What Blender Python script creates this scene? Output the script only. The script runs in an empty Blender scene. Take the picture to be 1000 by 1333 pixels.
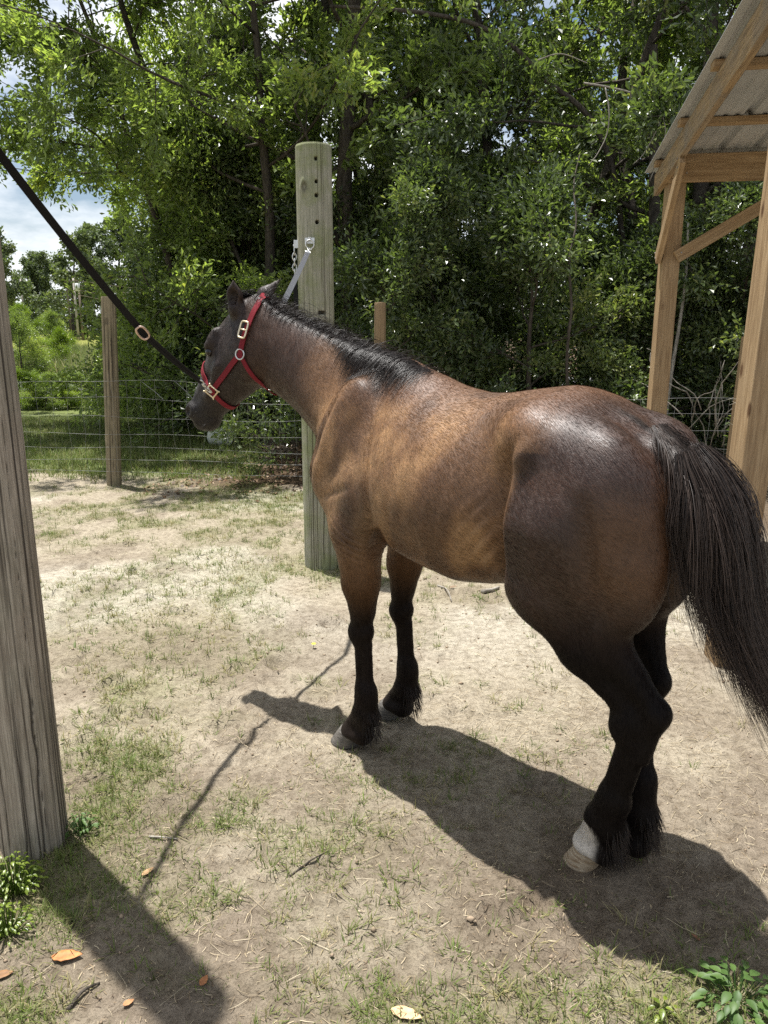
import bpy, math, random
import numpy as np
from mathutils import Vector, Matrix
from mathutils.bvhtree import BVHTree

R = math.radians
C = bpy.context.scene.collection
scene = bpy.context.scene

# ------------------------------------------------------------------ camera
CAM_H = 1.70
PITCH = R(13.6)
cam_data = bpy.data.cameras.new("camera")
cam = bpy.data.objects.new("camera", cam_data)
C.objects.link(cam)
cam.location = (0, 0, CAM_H)
cam.rotation_euler = (R(90) - PITCH, 0, 0)
cam_data.sensor_fit = 'VERTICAL'
cam_data.sensor_height = 36.0
cam_data.lens = 36.0 * 1000.0 / 1333.0
cam_data.clip_start = 0.05
cam_data.clip_end = 2000
scene.camera = cam

# ------------------------------------------------------------------ light
SUN_DIR = Vector((-0.73, 0.683, 0)).normalized()          # horizontal direction towards the sun
SUN_EL = R(76.5)
world = bpy.data.worlds.new("World")
scene.world = world
world.use_nodes = True
wn, wl = world.node_tree.nodes, world.node_tree.links
wn.clear()
w_out = wn.new('ShaderNodeOutputWorld')
w_bg = wn.new('ShaderNodeBackground')
w_bg.inputs['Strength'].default_value = 0.058
sky = wn.new('ShaderNodeTexSky')
sky.sky_type = 'NISHITA'
sky.sun_disc = False
sky.sun_elevation = SUN_EL
sky.sun_rotation = math.atan2(SUN_DIR.x, SUN_DIR.y)
sky.air_density = 1.0
sky.dust_density = 1.2
# thin broken cloud all over the sky
w_tc = wn.new('ShaderNodeTexCoord')
w_map = wn.new('ShaderNodeMapping')
w_map.inputs['Scale'].default_value = (1.0, 1.0, 2.6)
w_noise = wn.new('ShaderNodeTexNoise')
w_noise.inputs['Scale'].default_value = 3.2
w_noise.inputs['Detail'].default_value = 7
w_noise.inputs['Roughness'].default_value = 0.58
w_ramp = wn.new('ShaderNodeValToRGB')
w_ramp.color_ramp.elements[0].position = 0.42
w_ramp.color_ramp.elements[1].position = 0.60
w_mix = wn.new('ShaderNodeMixRGB')
w_mix.inputs['Color2'].default_value = (11.0, 11.3, 11.7, 1)
wl.new(w_tc.outputs['Generated'], w_map.inputs['Vector'])
wl.new(w_map.outputs['Vector'], w_noise.inputs['Vector'])
wl.new(w_noise.outputs['Fac'], w_ramp.inputs['Fac'])
wl.new(w_ramp.outputs['Color'], w_mix.inputs['Fac'])
wl.new(sky.outputs['Color'], w_mix.inputs['Color1'])
wl.new(w_mix.outputs['Color'], w_bg.inputs['Color'])
wl.new(w_bg.outputs['Background'], w_out.inputs['Surface'])

sun_data = bpy.data.lights.new("sun", 'SUN')
sun_data.energy = 4.6
sun_data.angle = R(0.6)
sun_data.color = (1.0, 0.975, 0.935)
sun = bpy.data.objects.new("sun", sun_data)
C.objects.link(sun)
_to = Vector((SUN_DIR.x * math.cos(SUN_EL), SUN_DIR.y * math.cos(SUN_EL), math.sin(SUN_EL)))
sun.rotation_euler = _to.to_track_quat('Z', 'Y').to_euler()
sun.location = (-5, 5, 15)

scene.view_settings.view_transform = 'Standard'
scene.view_settings.look = 'None'
scene.view_settings.gamma = 1
scene.view_settings.use_curve_mapping = False
scene.view_settings.exposure = 1.0
scene.render.engine = 'CYCLES'
scene.cycles.max_bounces = 8
scene.cycles.diffuse_bounces = 4
scene.cycles.glossy_bounces = 3
scene.cycles.transmission_bounces = 5
scene.cycles.transparent_max_bounces = 8
scene.cycles.use_denoising = False

# ------------------------------------------------------------------ helpers
rng = np.random.default_rng(7)

def pix_ray(px, py):
    """direction of the sight line through a photograph pixel (1000 x 1333), for working out where things stand"""
    u = (px - 500) / 1000.0
    v = -(py - 666.5) / 1000.0
    c, s = math.cos(PITCH), math.sin(PITCH)
    return Vector((u, c + v * s, -s + v * c))

def on_ground(px, py, z=0.0):
    d = pix_ray(px, py)
    t = (z - CAM_H) / d.z
    return Vector((0, 0, CAM_H)) + d * t

def at_dist(px, py, Y):
    d = pix_ray(px, py)
    return Vector((0, 0, CAM_H)) + d * (Y / d.y)

def tag(o, label=None, cat=None, group=None, kind=None):
    if label: o['label'] = label
    if cat: o['category'] = cat
    if group: o['group'] = group
    if kind: o['kind'] = kind
    return o

def empty(name, loc, label=None, cat=None, group=None, rotz=0.0):
    o = bpy.data.objects.new(name, None)
    C.objects.link(o)
    o.location = loc
    o.rotation_euler = (0, 0, rotz)
    o.empty_display_size = 0.1
    return tag(o, label, cat, group)

def link_mesh(name, me, mat=None, parent=None, world=True):
    """link a mesh; when world is True its coordinates are world ones and stay there under the parent"""
    o = bpy.data.objects.new(name, me)
    C.objects.link(o)
    if mat is not None:
        if isinstance(mat, (list, tuple)):
            for m in mat: me.materials.append(m)
        elif len(me.materials) == 0:
            me.materials.append(mat)
    if parent is not None:
        o.parent = parent
        if world:
            o.matrix_parent_inverse = Matrix.LocRotScale(parent.location, parent.rotation_euler, parent.scale).inverted()
    return o

def np_mesh(name, verts, faces, smooth=True):
    """mesh from numpy arrays: verts (n,3); faces (m,3) or (m,4)"""
    verts = np.asarray(verts, np.float32); faces = np.asarray(faces, np.int32)
    me = bpy.data.meshes.new(name)
    n, (m, k) = len(verts), faces.shape
    me.vertices.add(n); me.vertices.foreach_set('co', verts.ravel())
    me.loops.add(m * k); me.loops.foreach_set('vertex_index', faces.ravel())
    me.polygons.add(m)
    me.polygons.foreach_set('loop_start', np.arange(0, m * k, k, dtype=np.int32))
    me.polygons.foreach_set('loop_total', np.full(m, k, np.int32))
    me.polygons.foreach_set('use_smooth', np.full(m, smooth, bool))
    me.update(calc_edges=True)
    return me

def set_attr(me, name, vals, domain='POINT'):
    a = me.attributes.new(name, 'FLOAT', domain)
    a.data.foreach_set('value', np.asarray(vals, np.float32))

def set_color(me, name, cols):
    a = me.attributes.new(name, 'FLOAT_COLOR', 'POINT')
    c = np.ones((len(cols), 4), np.float32); c[:, :3] = cols
    a.data.foreach_set('color', c.ravel())

def hash3(ix, iy, iz, seed=0):
    h = (ix.astype(np.int64) * 374761393 + iy.astype(np.int64) * 668265263 + iz.astype(np.int64) * 2147483647 + seed * 974634211) & 0xffffffff
    h = ((h ^ (h >> 13)) * 1274126177) & 0xffffffff
    h = ((h ^ (h >> 16)) * 2246822519) & 0xffffffff
    return ((h ^ (h >> 15)) & 0xffffff).astype(np.float32) / 16777216.0

def vnoise(p, scale=1.0, seed=0):
    """value noise in 0..1 at points p (n,3)"""
    q = np.asarray(p, np.float64) * scale
    i = np.floor(q).astype(np.int64); f = q - i; f = f * f * (3 - 2 * f)
    r = 0
    for dx in (0, 1):
        wx = f[:, 0] if dx else 1 - f[:, 0]
        for dy in (0, 1):
            wy = f[:, 1] if dy else 1 - f[:, 1]
            for dz in (0, 1):
                wz = f[:, 2] if dz else 1 - f[:, 2]
                r = r + wx * wy * wz * hash3(i[:, 0] + dx, i[:, 1] + dy, i[:, 2] + dz, seed)
    return r

def fbm(p, scale=1.0, octv=4, seed=0, gain=0.5):
    r = 0; a = 1; t = 0
    for k in range(octv):
        r = r + a * vnoise(p, scale * 2.03 ** k, seed + k); t += a; a *= gain
    return r / t

def sstep(a, b, x):
    t = np.clip((x - a) / (b - a), 0, 1); return t * t * (3 - 2 * t)

def tube(pts, radii, sides=8, cap=True):
    """verts, quads of a swept tube (numpy); caps as degenerate fans are left to tri lists"""
    pts = np.asarray(pts, float); n = len(pts)
    radii = np.broadcast_to(np.asarray(radii, float), (n,))
    tan = np.gradient(pts, axis=0); tan /= np.linalg.norm(tan, axis=1)[:, None] + 1e-9
    ref = np.array([0, 0, 1.0]) if abs(tan[0, 2]) < 0.9 else np.array([1.0, 0, 0])
    V = []
    u = np.cross(ref, tan[0]); u /= np.linalg.norm(u)
    for i in range(n):
        u = u - tan[i] * (u @ tan[i]); u /= np.linalg.norm(u) + 1e-9
        w = np.cross(tan[i], u)
        a = np.arange(sides) * 2 * math.pi / sides
        V.append(pts[i] + radii[i] * (np.cos(a)[:, None] * u + np.sin(a)[:, None] * w))
    V = np.concatenate(V)
    F = []
    for i in range(n - 1):
        for j in range(sides):
            a, b = i * sides + j, i * sides + (j + 1) % sides
            F.append((a, b, b + sides, a + sides))
    if cap:
        V = np.concatenate([V, pts[:1], pts[-1:]])
        c0, c1 = n * sides, n * sides + 1
        for j in range(sides):
            F.append((c0, (j + 1) % sides, j, j) if False else (c0, (j + 1) % sides, j, c0))
            k = (n - 1) * sides
            F.append((c1, k + j, k + (j + 1) % sides, c1))
    return V, F

class MB:
    """collects pieces of one part and links them as ONE mesh"""
    def __init__(self): self.v = []; self.f = []
    def add(self, V, F):
        o = len(self.v)
        self.v.extend([tuple(map(float, p)) for p in V])
        for f in F:
            g = []
            for i in f:
                if o + i not in g: g.append(o + i)
            if len(g) > 2: self.f.append(tuple(g))
        return self
    def tube(self, pts, r, sides=8, cap=True): return self.add(*tube(pts, r, sides, cap))
    def box(self, c, s, M=None):
        hx, hy, hz = s[0] / 2, s[1] / 2, s[2] / 2
        V = [Vector((x, y, z)) for x in (-hx, hx) for y in (-hy, hy) for z in (-hz, hz)]
        if M is not None: V = [M @ v for v in V]
        V = [v + Vector(c) for v in V]
        return self.add(V, [(0, 1, 3, 2), (4, 6, 7, 5), (0, 4, 5, 1), (2, 3, 7, 6), (0, 2, 6, 4), (1, 5, 7, 3)])
    def mesh(self, name, smooth=False):
        me = bpy.data.meshes.new(name)
        me.from_pydata(self.v, [], self.f); me.update()
        if smooth:
            me.polygons.foreach_set('use_smooth', np.ones(len(me.polygons), bool))
        return me
    def build(self, name, mat=None, parent=None, smooth=False, bevel=0.0):
        o = link_mesh(name, self.mesh(name, smooth), mat, parent)
        if bevel:
            b = o.modifiers.new('bevel', 'BEVEL'); b.width = bevel; b.segments = 2; b.limit_method = 'ANGLE'
        return o

# ------------------------------------------------------------------ material helpers
class MAT:
    def __init__(self, name, rough=0.8, spec=0.3):
        self.m = bpy.data.materials.new(name); self.m.use_nodes = True
        self.nt = self.m.node_tree; self.n = self.nt.nodes; self.l = self.nt.links
        self.b = self.n['Principled BSDF']; self.out = self.n['Material Output']
        self.set('Roughness', rough); self.set('Specular IOR Level', spec)
    def set(self, k, v): self.b.inputs[k].default_value = v; return self
    def to(self, k, sock): self.l.new(sock, self.b.inputs[k]); return self
    def coords(self, kind='Object', scale=(1, 1, 1), rot=(0, 0, 0)):
        t = self.n.new('ShaderNodeTexCoord'); mp = self.n.new('ShaderNodeMapping')
        mp.inputs['Scale'].default_value = scale; mp.inputs['Rotation'].default_value = rot
        self.l.new(t.outputs[kind], mp.inputs['Vector']); return mp.outputs['Vector']
    def noise(self, vec, scale, detail=4, rough=0.55, dist=0.0):
        t = self.n.new('ShaderNodeTexNoise'); t.inputs['Scale'].default_value = scale
        t.inputs['Detail'].default_value = detail; t.inputs['Roughness'].default_value = rough
        t.inputs['Distortion'].default_value = dist
        self.l.new(vec, t.inputs['Vector']); return t.outputs['Fac']
    def ramp(self, fac, stops):
        r = self.n.new('ShaderNodeValToRGB'); e = r.color_ramp.elements
        while len(e) > len(stops): e.remove(e[-1])
        while len(e) < len(stops): e.new(0.5)
        for el, (p, c) in zip(e, stops):
            el.position = p; el.color = (*c, 1) if len(c) == 3 else c
        self.l.new(fac, r.inputs['Fac']); return r.outputs['Color']
    def mix(self, fac, a, b, mode='MIX'):
        x = self.n.new('ShaderNodeMixRGB'); x.blend_type = mode
        for i, v in (('Fac', fac), ('Color1', a), ('Color2', b)):
            if isinstance(v, (int, float)): x.inputs[i].default_value = v
            elif isinstance(v, tuple): x.inputs[i].default_value = (*v, 1) if len(v) == 3 else v
            else: self.l.new(v, x.inputs[i])
        return x.outputs['Color']
    def math(self, op, a, b=0.0, c=None):
        x = self.n.new('ShaderNodeMath'); x.operation = op
        for i, v in enumerate((a, b, c)):
            if v is None: continue
            if isinstance(v, (int, float)): x.inputs[i].default_value = v
            else: self.l.new(v, x.inputs[i])
        return x.outputs[0]
    def attr(self, name, out='Fac'):
        a = self.n.new('ShaderNodeAttribute'); a.attribute_name = name; return a.outputs[out]
    def bump(self, h, strength=0.3, dist=0.01, prev=None):
        b = self.n.new('ShaderNodeBump'); b.inputs['Strength'].default_value = strength
        b.inputs['Distance'].default_value = dist; self.l.new(h, b.inputs['Height'])
        if prev is not None: self.l.new(prev, b.inputs['Normal'])
        self.l.new(b.outputs['Normal'], self.b.inputs['Normal']); return b.outputs['Normal']

def plain(name, col, rough=0.6, metal=0.0, spec=0.4, var=0.25, scale=40, bump=0.1):
    m = MAT(name, rough, spec); m.set('Metallic', metal)
    v = m.coords('Object'); n = m.noise(v, scale, 5)
    c1 = tuple(x * (1 - var) for x in col); c2 = tuple(min(1, x * (1 + var)) for x in col)
    m.to('Base Color', m.ramp(n, [(0.3, c1), (0.7, c2)]))
    if bump: m.bump(n, bump, 0.005)
    return m.m
# ------------------------------------------------------------------ ground
def spaced(lo, hi, step, far_lo, far_hi, grow_=1.12):
    a = list(np.arange(lo, hi + 1e-6, step))
    s = step; v = a[-1]
    while v < far_hi: s *= grow_; v += s; a.append(min(v, far_hi))
    s = step; v = a[0]; b = []
    while v > far_lo: s *= grow_; v -= s; b.append(max(v, far_lo))
    return np.array(b[::-1] + a)

HOOFPRINTS = [(rng.uniform(-2.2, 2.2), rng.uniform(1.7, 6.5), rng.uniform(0, 6.28)) for _ in range(110)] + \
             [(0.72 + 0.28 * math.cos(t), 2.02 + 0.16 * math.sin(t), t) for t in (3.5, 4.2, 4.9, 5.5)]

def ground_height(x, y):
    p = np.stack([x, y, np.zeros_like(x)], 1)
    near = sstep(14, 7, y) * sstep(7, 4.5, np.abs(x))
    h = 0.035 * (fbm(p, 0.45, 2, 3) - 0.5) * sstep(0, 2, y)
    h = h + near * (0.026 * (fbm(p, 2.6, 3, 9) - 0.5) + 0.020 * (fbm(p, 11, 4, 17) - 0.5))
    r = vnoise(p, 34, 40); h = h + near * 0.010 * np.maximum(r - 0.62, 0) / 0.38 * (vnoise(p, 5, 41) > 0.4)
    h = h + 0.075 * np.exp(-(((x - 0.72) / 0.30) ** 2 + ((y - 2.0) / 0.17) ** 2)) * (fbm(p, 7.5, 4, 33) - 0.5)
    for (a, b, t) in HOOFPRINTS:
        m = (np.abs(x - a) < 0.2) & (np.abs(y - b) < 0.2)
        if not m.any(): continue
        c, s = math.cos(t), math.sin(t)
        u = (x[m] - a) * c + (y[m] - b) * s; v = -(x[m] - a) * s + (y[m] - b) * c
        q = np.sqrt((u / 0.075) ** 2 + (v / 0.062) ** 2)
        h[m] += -0.020 * sstep(1.05, 0.7, q) + 0.012 * np.exp(-((q - 1.25) / 0.22) ** 2)
    # level where the hooves stand
    for (hx, hy) in ((0.022, 0.145), (0.082, -0.135), (-1.070, 0.035), (-1.085, -0.085)):
        w = HORSE_M0 @ Vector((hx, hy, 0)); q = np.hypot(x - w.x, y - w.y)
        k = sstep(0.20, 0.09, q); h = h * (1 - k) + 0.002 * k + 0.012 * np.exp(-((q - 0.13) / 0.035) ** 2)
    return h

HORSE_M0 = Matrix.Translation((-0.034, 2.99, 0)) @ Matrix.Rotation(math.atan2(0.75, -0.66), 4, 'Z')

def grass_density(x, y):
    """0..1: how much grows at a place of the yard"""
    p = np.stack([x, y, np.zeros_like(x)], 1)
    n = fbm(p, 0.9, 3, 60); n2 = fbm(p, 3.2, 2, 61)
    d = 0.30 * sstep(0.46, 0.62, n) + 0.45 * sstep(0.58, 0.72, n2)
    left = sstep(0.6, -1.2, x)
    d = d * (0.35 + 0.9 * left)
    d += 0.55 * np.exp(-(((x + 0.15) / 0.5) ** 2 + ((y - 4.95) / 0.45) ** 2)) * sstep(0.35, 0.6, n2)
    d += 0.75 * np.exp(-((y - 7.5) / 0.75) ** 2) * sstep(0.6, -0.8, x) * sstep(0.34, 0.58, n2)
    d += 0.35 * np.exp(-((y - 6.4) / 0.5) ** 2) * sstep(-0.9, -1.8, x) * sstep(0.4, 0.6, n2)
    d += 0.9 * np.exp(-(((x + 1.0) / 0.17) ** 2 + ((y - 2.45) / 0.4) ** 2))
    d += 1.0 * np.exp(-(((x + 1.02) / 0.22) ** 2 + ((y - 2.02) / 0.16) ** 2))
    d += 0.30 * sstep(-0.4, -1.1, x) * sstep(4.2, 2.4, y) * sstep(0.4, 0.6, n2)
    d += 0.8 * np.exp(-(((x - 0.72) / 0.16) ** 2 + ((y - 1.66) / 0.10) ** 2)) * sstep(0.40, 0.55, n2)
    d += 0.35 * sstep(1.85, 1.6, y) * sstep(0.40, 0.6, n2)
    d += 0.7 * np.exp(-((np.hypot(x + 0.46, y - 5.3) - 0.16) / 0.08) ** 2)
    # bare where the horse stands and treads
    w = np.exp(-(((x - 0.55) / 0.55) ** 2 + ((y - 2.35) / 0.5) ** 2)); d = d * (1 - 0.75 * w)
    d = d * (1 - 0.8 * sstep(0.6, 1.4, x) * sstep(1.9, 2.3, y) * sstep(7.2, 6.4, y))
    return np.clip(d, 0, 1)

_xs = spaced(-3.0, 3.0, 0.029, -160, 160); _ys = spaced(1.25, 8.4, 0.029, -30, 900)
GX, GY = np.meshgrid(_xs, _ys, indexing='ij')
gx, gy = GX.ravel(), GY.ravel()
gz = ground_height(gx, gy)
_nx, _ny = len(_xs), len(_ys)
_i = (np.arange(_nx - 1)[:, None] * _ny + np.arange(_ny - 1)[None]).ravel()
ground_me = np_mesh('ground', np.stack([gx, gy, gz], 1), np.stack([_i, _i + _ny, _i + _ny + 1, _i + 1], 1))
_p = np.stack([gx, gy, 0 * gx], 1)
sand = np.array([0.350, 0.303, 0.232]); pale = np.array([0.455, 0.417, 0.345]); earth = np.array([0.205, 0.165, 0.125])
moss = np.array([0.17, 0.18, 0.07]); litter = np.array([0.105, 0.072, 0.045]); lawn = np.array([0.13, 0.17, 0.045]); field = np.array([0.19, 0.20, 0.05])
def _l(a, b, t): return a + (b - a) * t[:, None]
gc = np.tile(sand, (len(gx), 1))
gc = _l(gc, pale, sstep(0.42, 0.62, fbm(_p, 0.8, 3, 70)) * sstep(3.0, 4.6, gy) * 0.9 )
gc = _l(gc, earth, 0.85 * sstep(0.44, 0.60, fbm(_p, 1.3, 4, 71)) * sstep(4.8, 3.0, gy))
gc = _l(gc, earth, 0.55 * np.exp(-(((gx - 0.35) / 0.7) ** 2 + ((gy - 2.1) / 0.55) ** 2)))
gc = _l(gc, earth, 0.50 * sstep(0.50, 0.66, fbm(_p, 3.2, 4, 72)))
gc = _l(gc, earth, 0.45 * sstep(0.3, 1.0, gx) * sstep(2.3, 1.6, gy))
gc = _l(gc, np.array([0.155, 0.120, 0.088]), 0.75 * np.exp(-(((gx - 0.62) / 0.38) ** 2 + ((gy - 2.12) / 0.26) ** 2)) * sstep(0.30, 0.6, fbm(_p, 4.0, 3, 75)))  # dug soil by the hind hooves, darkened further to deepen the horse's shadow
gc = _l(gc, moss, 0.40 * grass_density(gx, gy))
_edge = gy + 0.9 * (fbm(_p, 0.9, 3, 73) - 0.5)
wood = sstep(7.9, 8.5, _edge) * sstep(-2.9, -1.7, gx + 0.25 * (gy - 8) * -1)
gc = _l(gc, litter, np.clip(wood + 0.9 * sstep(2.6, 3.4, gx) * sstep(4.2, 5.6, _edge), 0, 1))
law = sstep(8.7, 9.5, _edge) * sstep(-1.4, -2.6, gx + 0.10 * (gy - 8))
gc = _l(gc, lawn, law * 0.9)
gc = _l(gc, field, sstep(15, 24, gy) * sstep(2, -2, gx))
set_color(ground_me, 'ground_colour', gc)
m = MAT('ground_sand', 0.95, 0.12)
v = m.coords('Object')
n_f = m.noise(v, 130, 5, 0.7); n_m = m.noise(v, 24, 5, 0.65); n_c = m.noise(v, 420, 2, 0.6)
c_ = m.mix(1.0, m.attr('ground_colour', 'Color'), m.ramp(n_f, [(0.30, (0.55, 0.52, 0.48)), (0.48, (0.98, 0.98, 0.98)), (0.72, (1.22, 1.20, 1.17))]), 'MULTIPLY')
c_ = m.mix(1.0, c_, m.ramp(n_m, [(0.32, (0.62, 0.60, 0.57)), (0.58, (1.06, 1.06, 1.05))]), 'MULTIPLY')
c_ = m.mix(m.math('MULTIPLY', m.math('GREATER_THAN', n_c, 0.66), 0.35), c_, (0.08, 0.06, 0.045))
m.to('Base Color', c_)
b1 = m.bump(n_m, 0.8, 0.025); b2 = m.bump(n_f, 0.9, 0.010, b1)
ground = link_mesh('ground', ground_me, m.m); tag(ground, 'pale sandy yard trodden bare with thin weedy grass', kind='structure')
ground['label'] = 'pale sandy yard trodden bare with thin weedy grass'

_GT = None
def gh(x, y):
    return float(ground_height(np.array([float(x)]), np.array([float(y)]))[0])

# ---- the road beyond the field edge
mb = MB()
xs_ = np.linspace(-40, 12, 40)
V = []; F = []
for i, xx in enumerate(xs_):
    yy = 22.6 + 0.05 * (xx + 8)
    for w_, zz in ((-1.9, 0.05), (-1.8, 0.10), (1.8, 0.12), (1.9, 0.05)): V.append((xx, yy + w_, zz))
for i in range(len(xs_) - 1):
    for k in range(3):
        a = i * 4 + k; F.append((a, a + 4, a + 5, a + 1))
mb.add(V, F)
road = mb.build('road', plain('road_asphalt', (0.17, 0.165, 0.17), 0.9, 0, 0.2, 0.2, 8))
tag(road, kind='structure')
# ------------------------------------------------------------------ grass, straw and small ground litter
def blades(P, L, W, az, lean, curl):
    """bent grass blades as five-vertex strips"""
    n = len(P)
    d = np.stack([np.cos(az), np.sin(az), 0 * az], 1); s = np.stack([-np.sin(az), np.cos(az), 0 * az], 1)
    up = np.array([0, 0, 1.0])
    mid = P + d * (L * 0.5 * np.sin(lean))[:, None] + up * (L * 0.5 * np.cos(lean))[:, None]
    l2 = lean + curl
    tip = mid + d * (L * 0.5 * np.sin(l2))[:, None] + up * (L * 0.5 * np.cos(l2))[:, None]
    w = (W * 0.5)[:, None]
    V = np.stack([P - s * w, P + s * w, mid - s * w * 0.8, mid + s * w * 0.8, tip], 1).reshape(-1, 3)
    b = np.arange(n)[:, None] * 5
    T = np.concatenate([b + np.array([[0, 1, 3]]), b + np.array([[0, 3, 2]]), b + np.array([[2, 3, 4]])], 1).reshape(-1, 3)
    return V, T

def grass_mat(name, stops, trans=0.35):
    m = MAT(name, 0.55, 0.3)
    c = m.ramp(m.attr('tint'), stops)
    m.to('Base Color', c)
    t = m.n.new('ShaderNodeBsdfTranslucent'); m.l.new(c, t.inputs['Color'])
    mx = m.n.new('ShaderNodeMixShader'); mx.inputs[0].default_value = trans
    m.l.new(m.b.outputs[0], mx.inputs[1]); m.l.new(t.outputs[0], mx.inputs[2]); m.l.new(mx.outputs[0], m.out.inputs['Surface'])
    return m.m
GRASS = grass_mat('grass_green', [(0.0, (0.36, 0.30, 0.16)), (0.30, (0.28, 0.26, 0.11)), (0.5, (0.17, 0.195, 0.06)), (0.8, (0.115, 0.16, 0.04)), (1.0, (0.17, 0.23, 0.04))])

def sample_yard(n, x0, x1, y0, y1, dens):
    x = rng.uniform(x0, x1, n * 4); y = rng.uniform(y0, y1, n * 4)
    k = rng.random(n * 4) < dens(x, y)
    return x[k][:n], y[k][:n]

def grow_grass(name, x, y, per, lmin, lmax, spread, tint_lo, tint_hi, label, w=(0.0022, 0.0048), flat=1.0):
    k = rng.integers(per[0], per[1] + 1, len(x)); X = np.repeat(x, k); Y = np.repeat(y, k); n = len(X)
    tl = np.repeat(rng.uniform(lmin, lmax, len(x)), k); tt = np.repeat(rng.uniform(tint_lo, tint_hi, len(x)), k)
    r = np.abs(rng.normal(0, 1, n)) * spread; a = rng.uniform(0, 6.283, n)
    X = X + r * np.cos(a); Y = Y + r * np.sin(a)
    Z = ground_height(X, Y) - 0.003
    lean = np.clip(np.abs(rng.normal(0.75, 0.4, n)) * flat, 0, 1.45)
    V, T = blades(np.stack([X, Y, Z], 1), tl * rng.uniform(0.55, 1.15, n), rng.uniform(*w, n), a + rng.normal(0, 0.8, n), lean, rng.uniform(-0.1, 0.7, n))
    V[:, 2] = np.maximum(V[:, 2], np.repeat(Z, 5))
    me = np_mesh(name, V, T, False); set_attr(me, 'tint', np.repeat(np.clip(tt + rng.normal(0, 0.13, n), 0, 1), 5))
    o = link_mesh(name, me, GRASS); tag(o, label, kind='stuff'); return o

x, y = sample_yard(5200, -3.6, 2.6, 1.45, 8.4, grass_density)
grow_grass('grass', x, y, (6, 17), 0.022, 0.065, 0.024, 0.15, 0.85, 'thin patchy grass growing in the sandy yard')
# close to the camera: finer blades
x, y = sample_yard(1500, -1.3, 1.3, 1.45, 3.0, grass_density)
grow_grass('grass', x, y, (6, 14), 0.02, 0.055, 0.02, 0.40, 1.0, 'short green weedy grass in the foreground sand', (0.0014, 0.0032))
# along the fence and the lawn beyond it
x = rng.uniform(-7.5, -1.2, 9000); y = rng.uniform(8.3, 14.5, 9000)
k = (x < -1.3 - 0.18 * (y - 8)) & (rng.random(9000) < sstep(8.3, 9.2, y) * 0.9); 
grow_grass('grass', x[k], y[k], (7, 14), 0.05, 0.15, 0.06, 0.35, 1.0, 'green lawn beyond the wire fence', (0.005, 0.010), 0.7)
x = rng.uniform(-18, -2.0, 9000); y = rng.uniform(24.6, 46, 9000); k = x < -0.06 * y
grow_grass('grass', x[k], y[k], (8, 14), 0.35, 0.95, 0.22, 0.22, 1.0, 'tall yellow green grass in the field beyond the road', (0.022, 0.05), 0.45)

# dry straw
def straw(name, x, y, lmin, lmax, w, label, stops):
    n = len(x); az = rng.uniform(0, 6.283, n); L = rng.uniform(lmin, lmax, n) * rng.uniform(0.4, 1, n)
    z = ground_height(x, y) + rng.uniform(0.001, 0.006, n)
    d = np.stack([np.cos(az), np.sin(az), rng.normal(0, 0.10, n)], 1); s = np.stack([-np.sin(az), np.cos(az), rng.normal(0, 0.3, n)], 1)
    P = np.stack([x, y, z], 1); bend = rng.normal(0, 0.06, n)
    a = P - d * (L / 2)[:, None]; b = P + d * (L / 2)[:, None]; c = P + s * (L * bend)[:, None]
    a[:, 2] = np.maximum(a[:, 2], z - 0.002); b[:, 2] = np.maximum(b[:, 2], z - 0.002); c[:, 2] = np.maximum(c[:, 2], z)
    ww = (s * (rng.uniform(0.5, 1, n) * w)[:, None]); up = np.array([0, 0, w * 0.8])
    V = np.stack([a - ww, a + ww, c - ww + up, c + ww + up, b - ww, b + ww], 1).reshape(-1, 3)
    q = np.arange(n)[:, None] * 6
    F = np.concatenate([q + np.array([[0, 1, 3, 2]]), q + np.array([[2, 3, 5, 4]])], 1).reshape(-1, 4)
    me = np_mesh(name, V, F, False); set_attr(me, 'tint', np.repeat(rng.random(n), 6))
    o = link_mesh(name, me, grass_mat(name + '_dry', stops, 0.1)); tag(o, label, kind='stuff')
DRY = [(0.0, (0.13, 0.095, 0.06)), (0.4, (0.27, 0.215, 0.135)), (0.85, (0.40, 0.335, 0.22)), (1.0, (0.55, 0.48, 0.34))]
def hay_d(x, y): return np.clip(0.30 + 0.7 * sstep(0.2, 0.9, x) * sstep(1.9, 2.4, y), 0, 1) * (0.4 + 0.6 * sstep(0.4, 0.6, vnoise(np.stack([x, y, 0 * x], 1), 3, 90)))
x, y = sample_yard(15000, -3.4, 2.8, 1.45, 7.8, hay_d)
straw('straw', x, y, 0.02, 0.12, 0.0008, 'dry straw and dead grass stems lying on the sand', DRY)
x, y = sample_yard(6000, -1.2, 1.4, 1.45, 3.4, lambda x, y: 0.6 + 0 * x)
straw('straw', x, y, 0.008, 0.035, 0.0010, 'short broken straw bits lying in the foreground sand', [(0, (0.07, 0.045, 0.03)), (0.5, (0.26, 0.19, 0.11)), (1, (0.5, 0.42, 0.28))])
# dead leaves under the trees
n = 5200
x = rng.uniform(-2.6, 6.5, n); y = rng.uniform(7.4, 12.5, n)
k = rng.random(n) < sstep(7.3, 8.6, y); x, y = x[k], y[k]
straw('leaf_litter', x, y, 0.05, 0.11, 0.018, 'brown dead leaves on the shaded ground beyond the fence', [(0, (0.06, 0.035, 0.02)), (0.6, (0.16, 0.095, 0.05)), (1, (0.30, 0.21, 0.12))])
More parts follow.
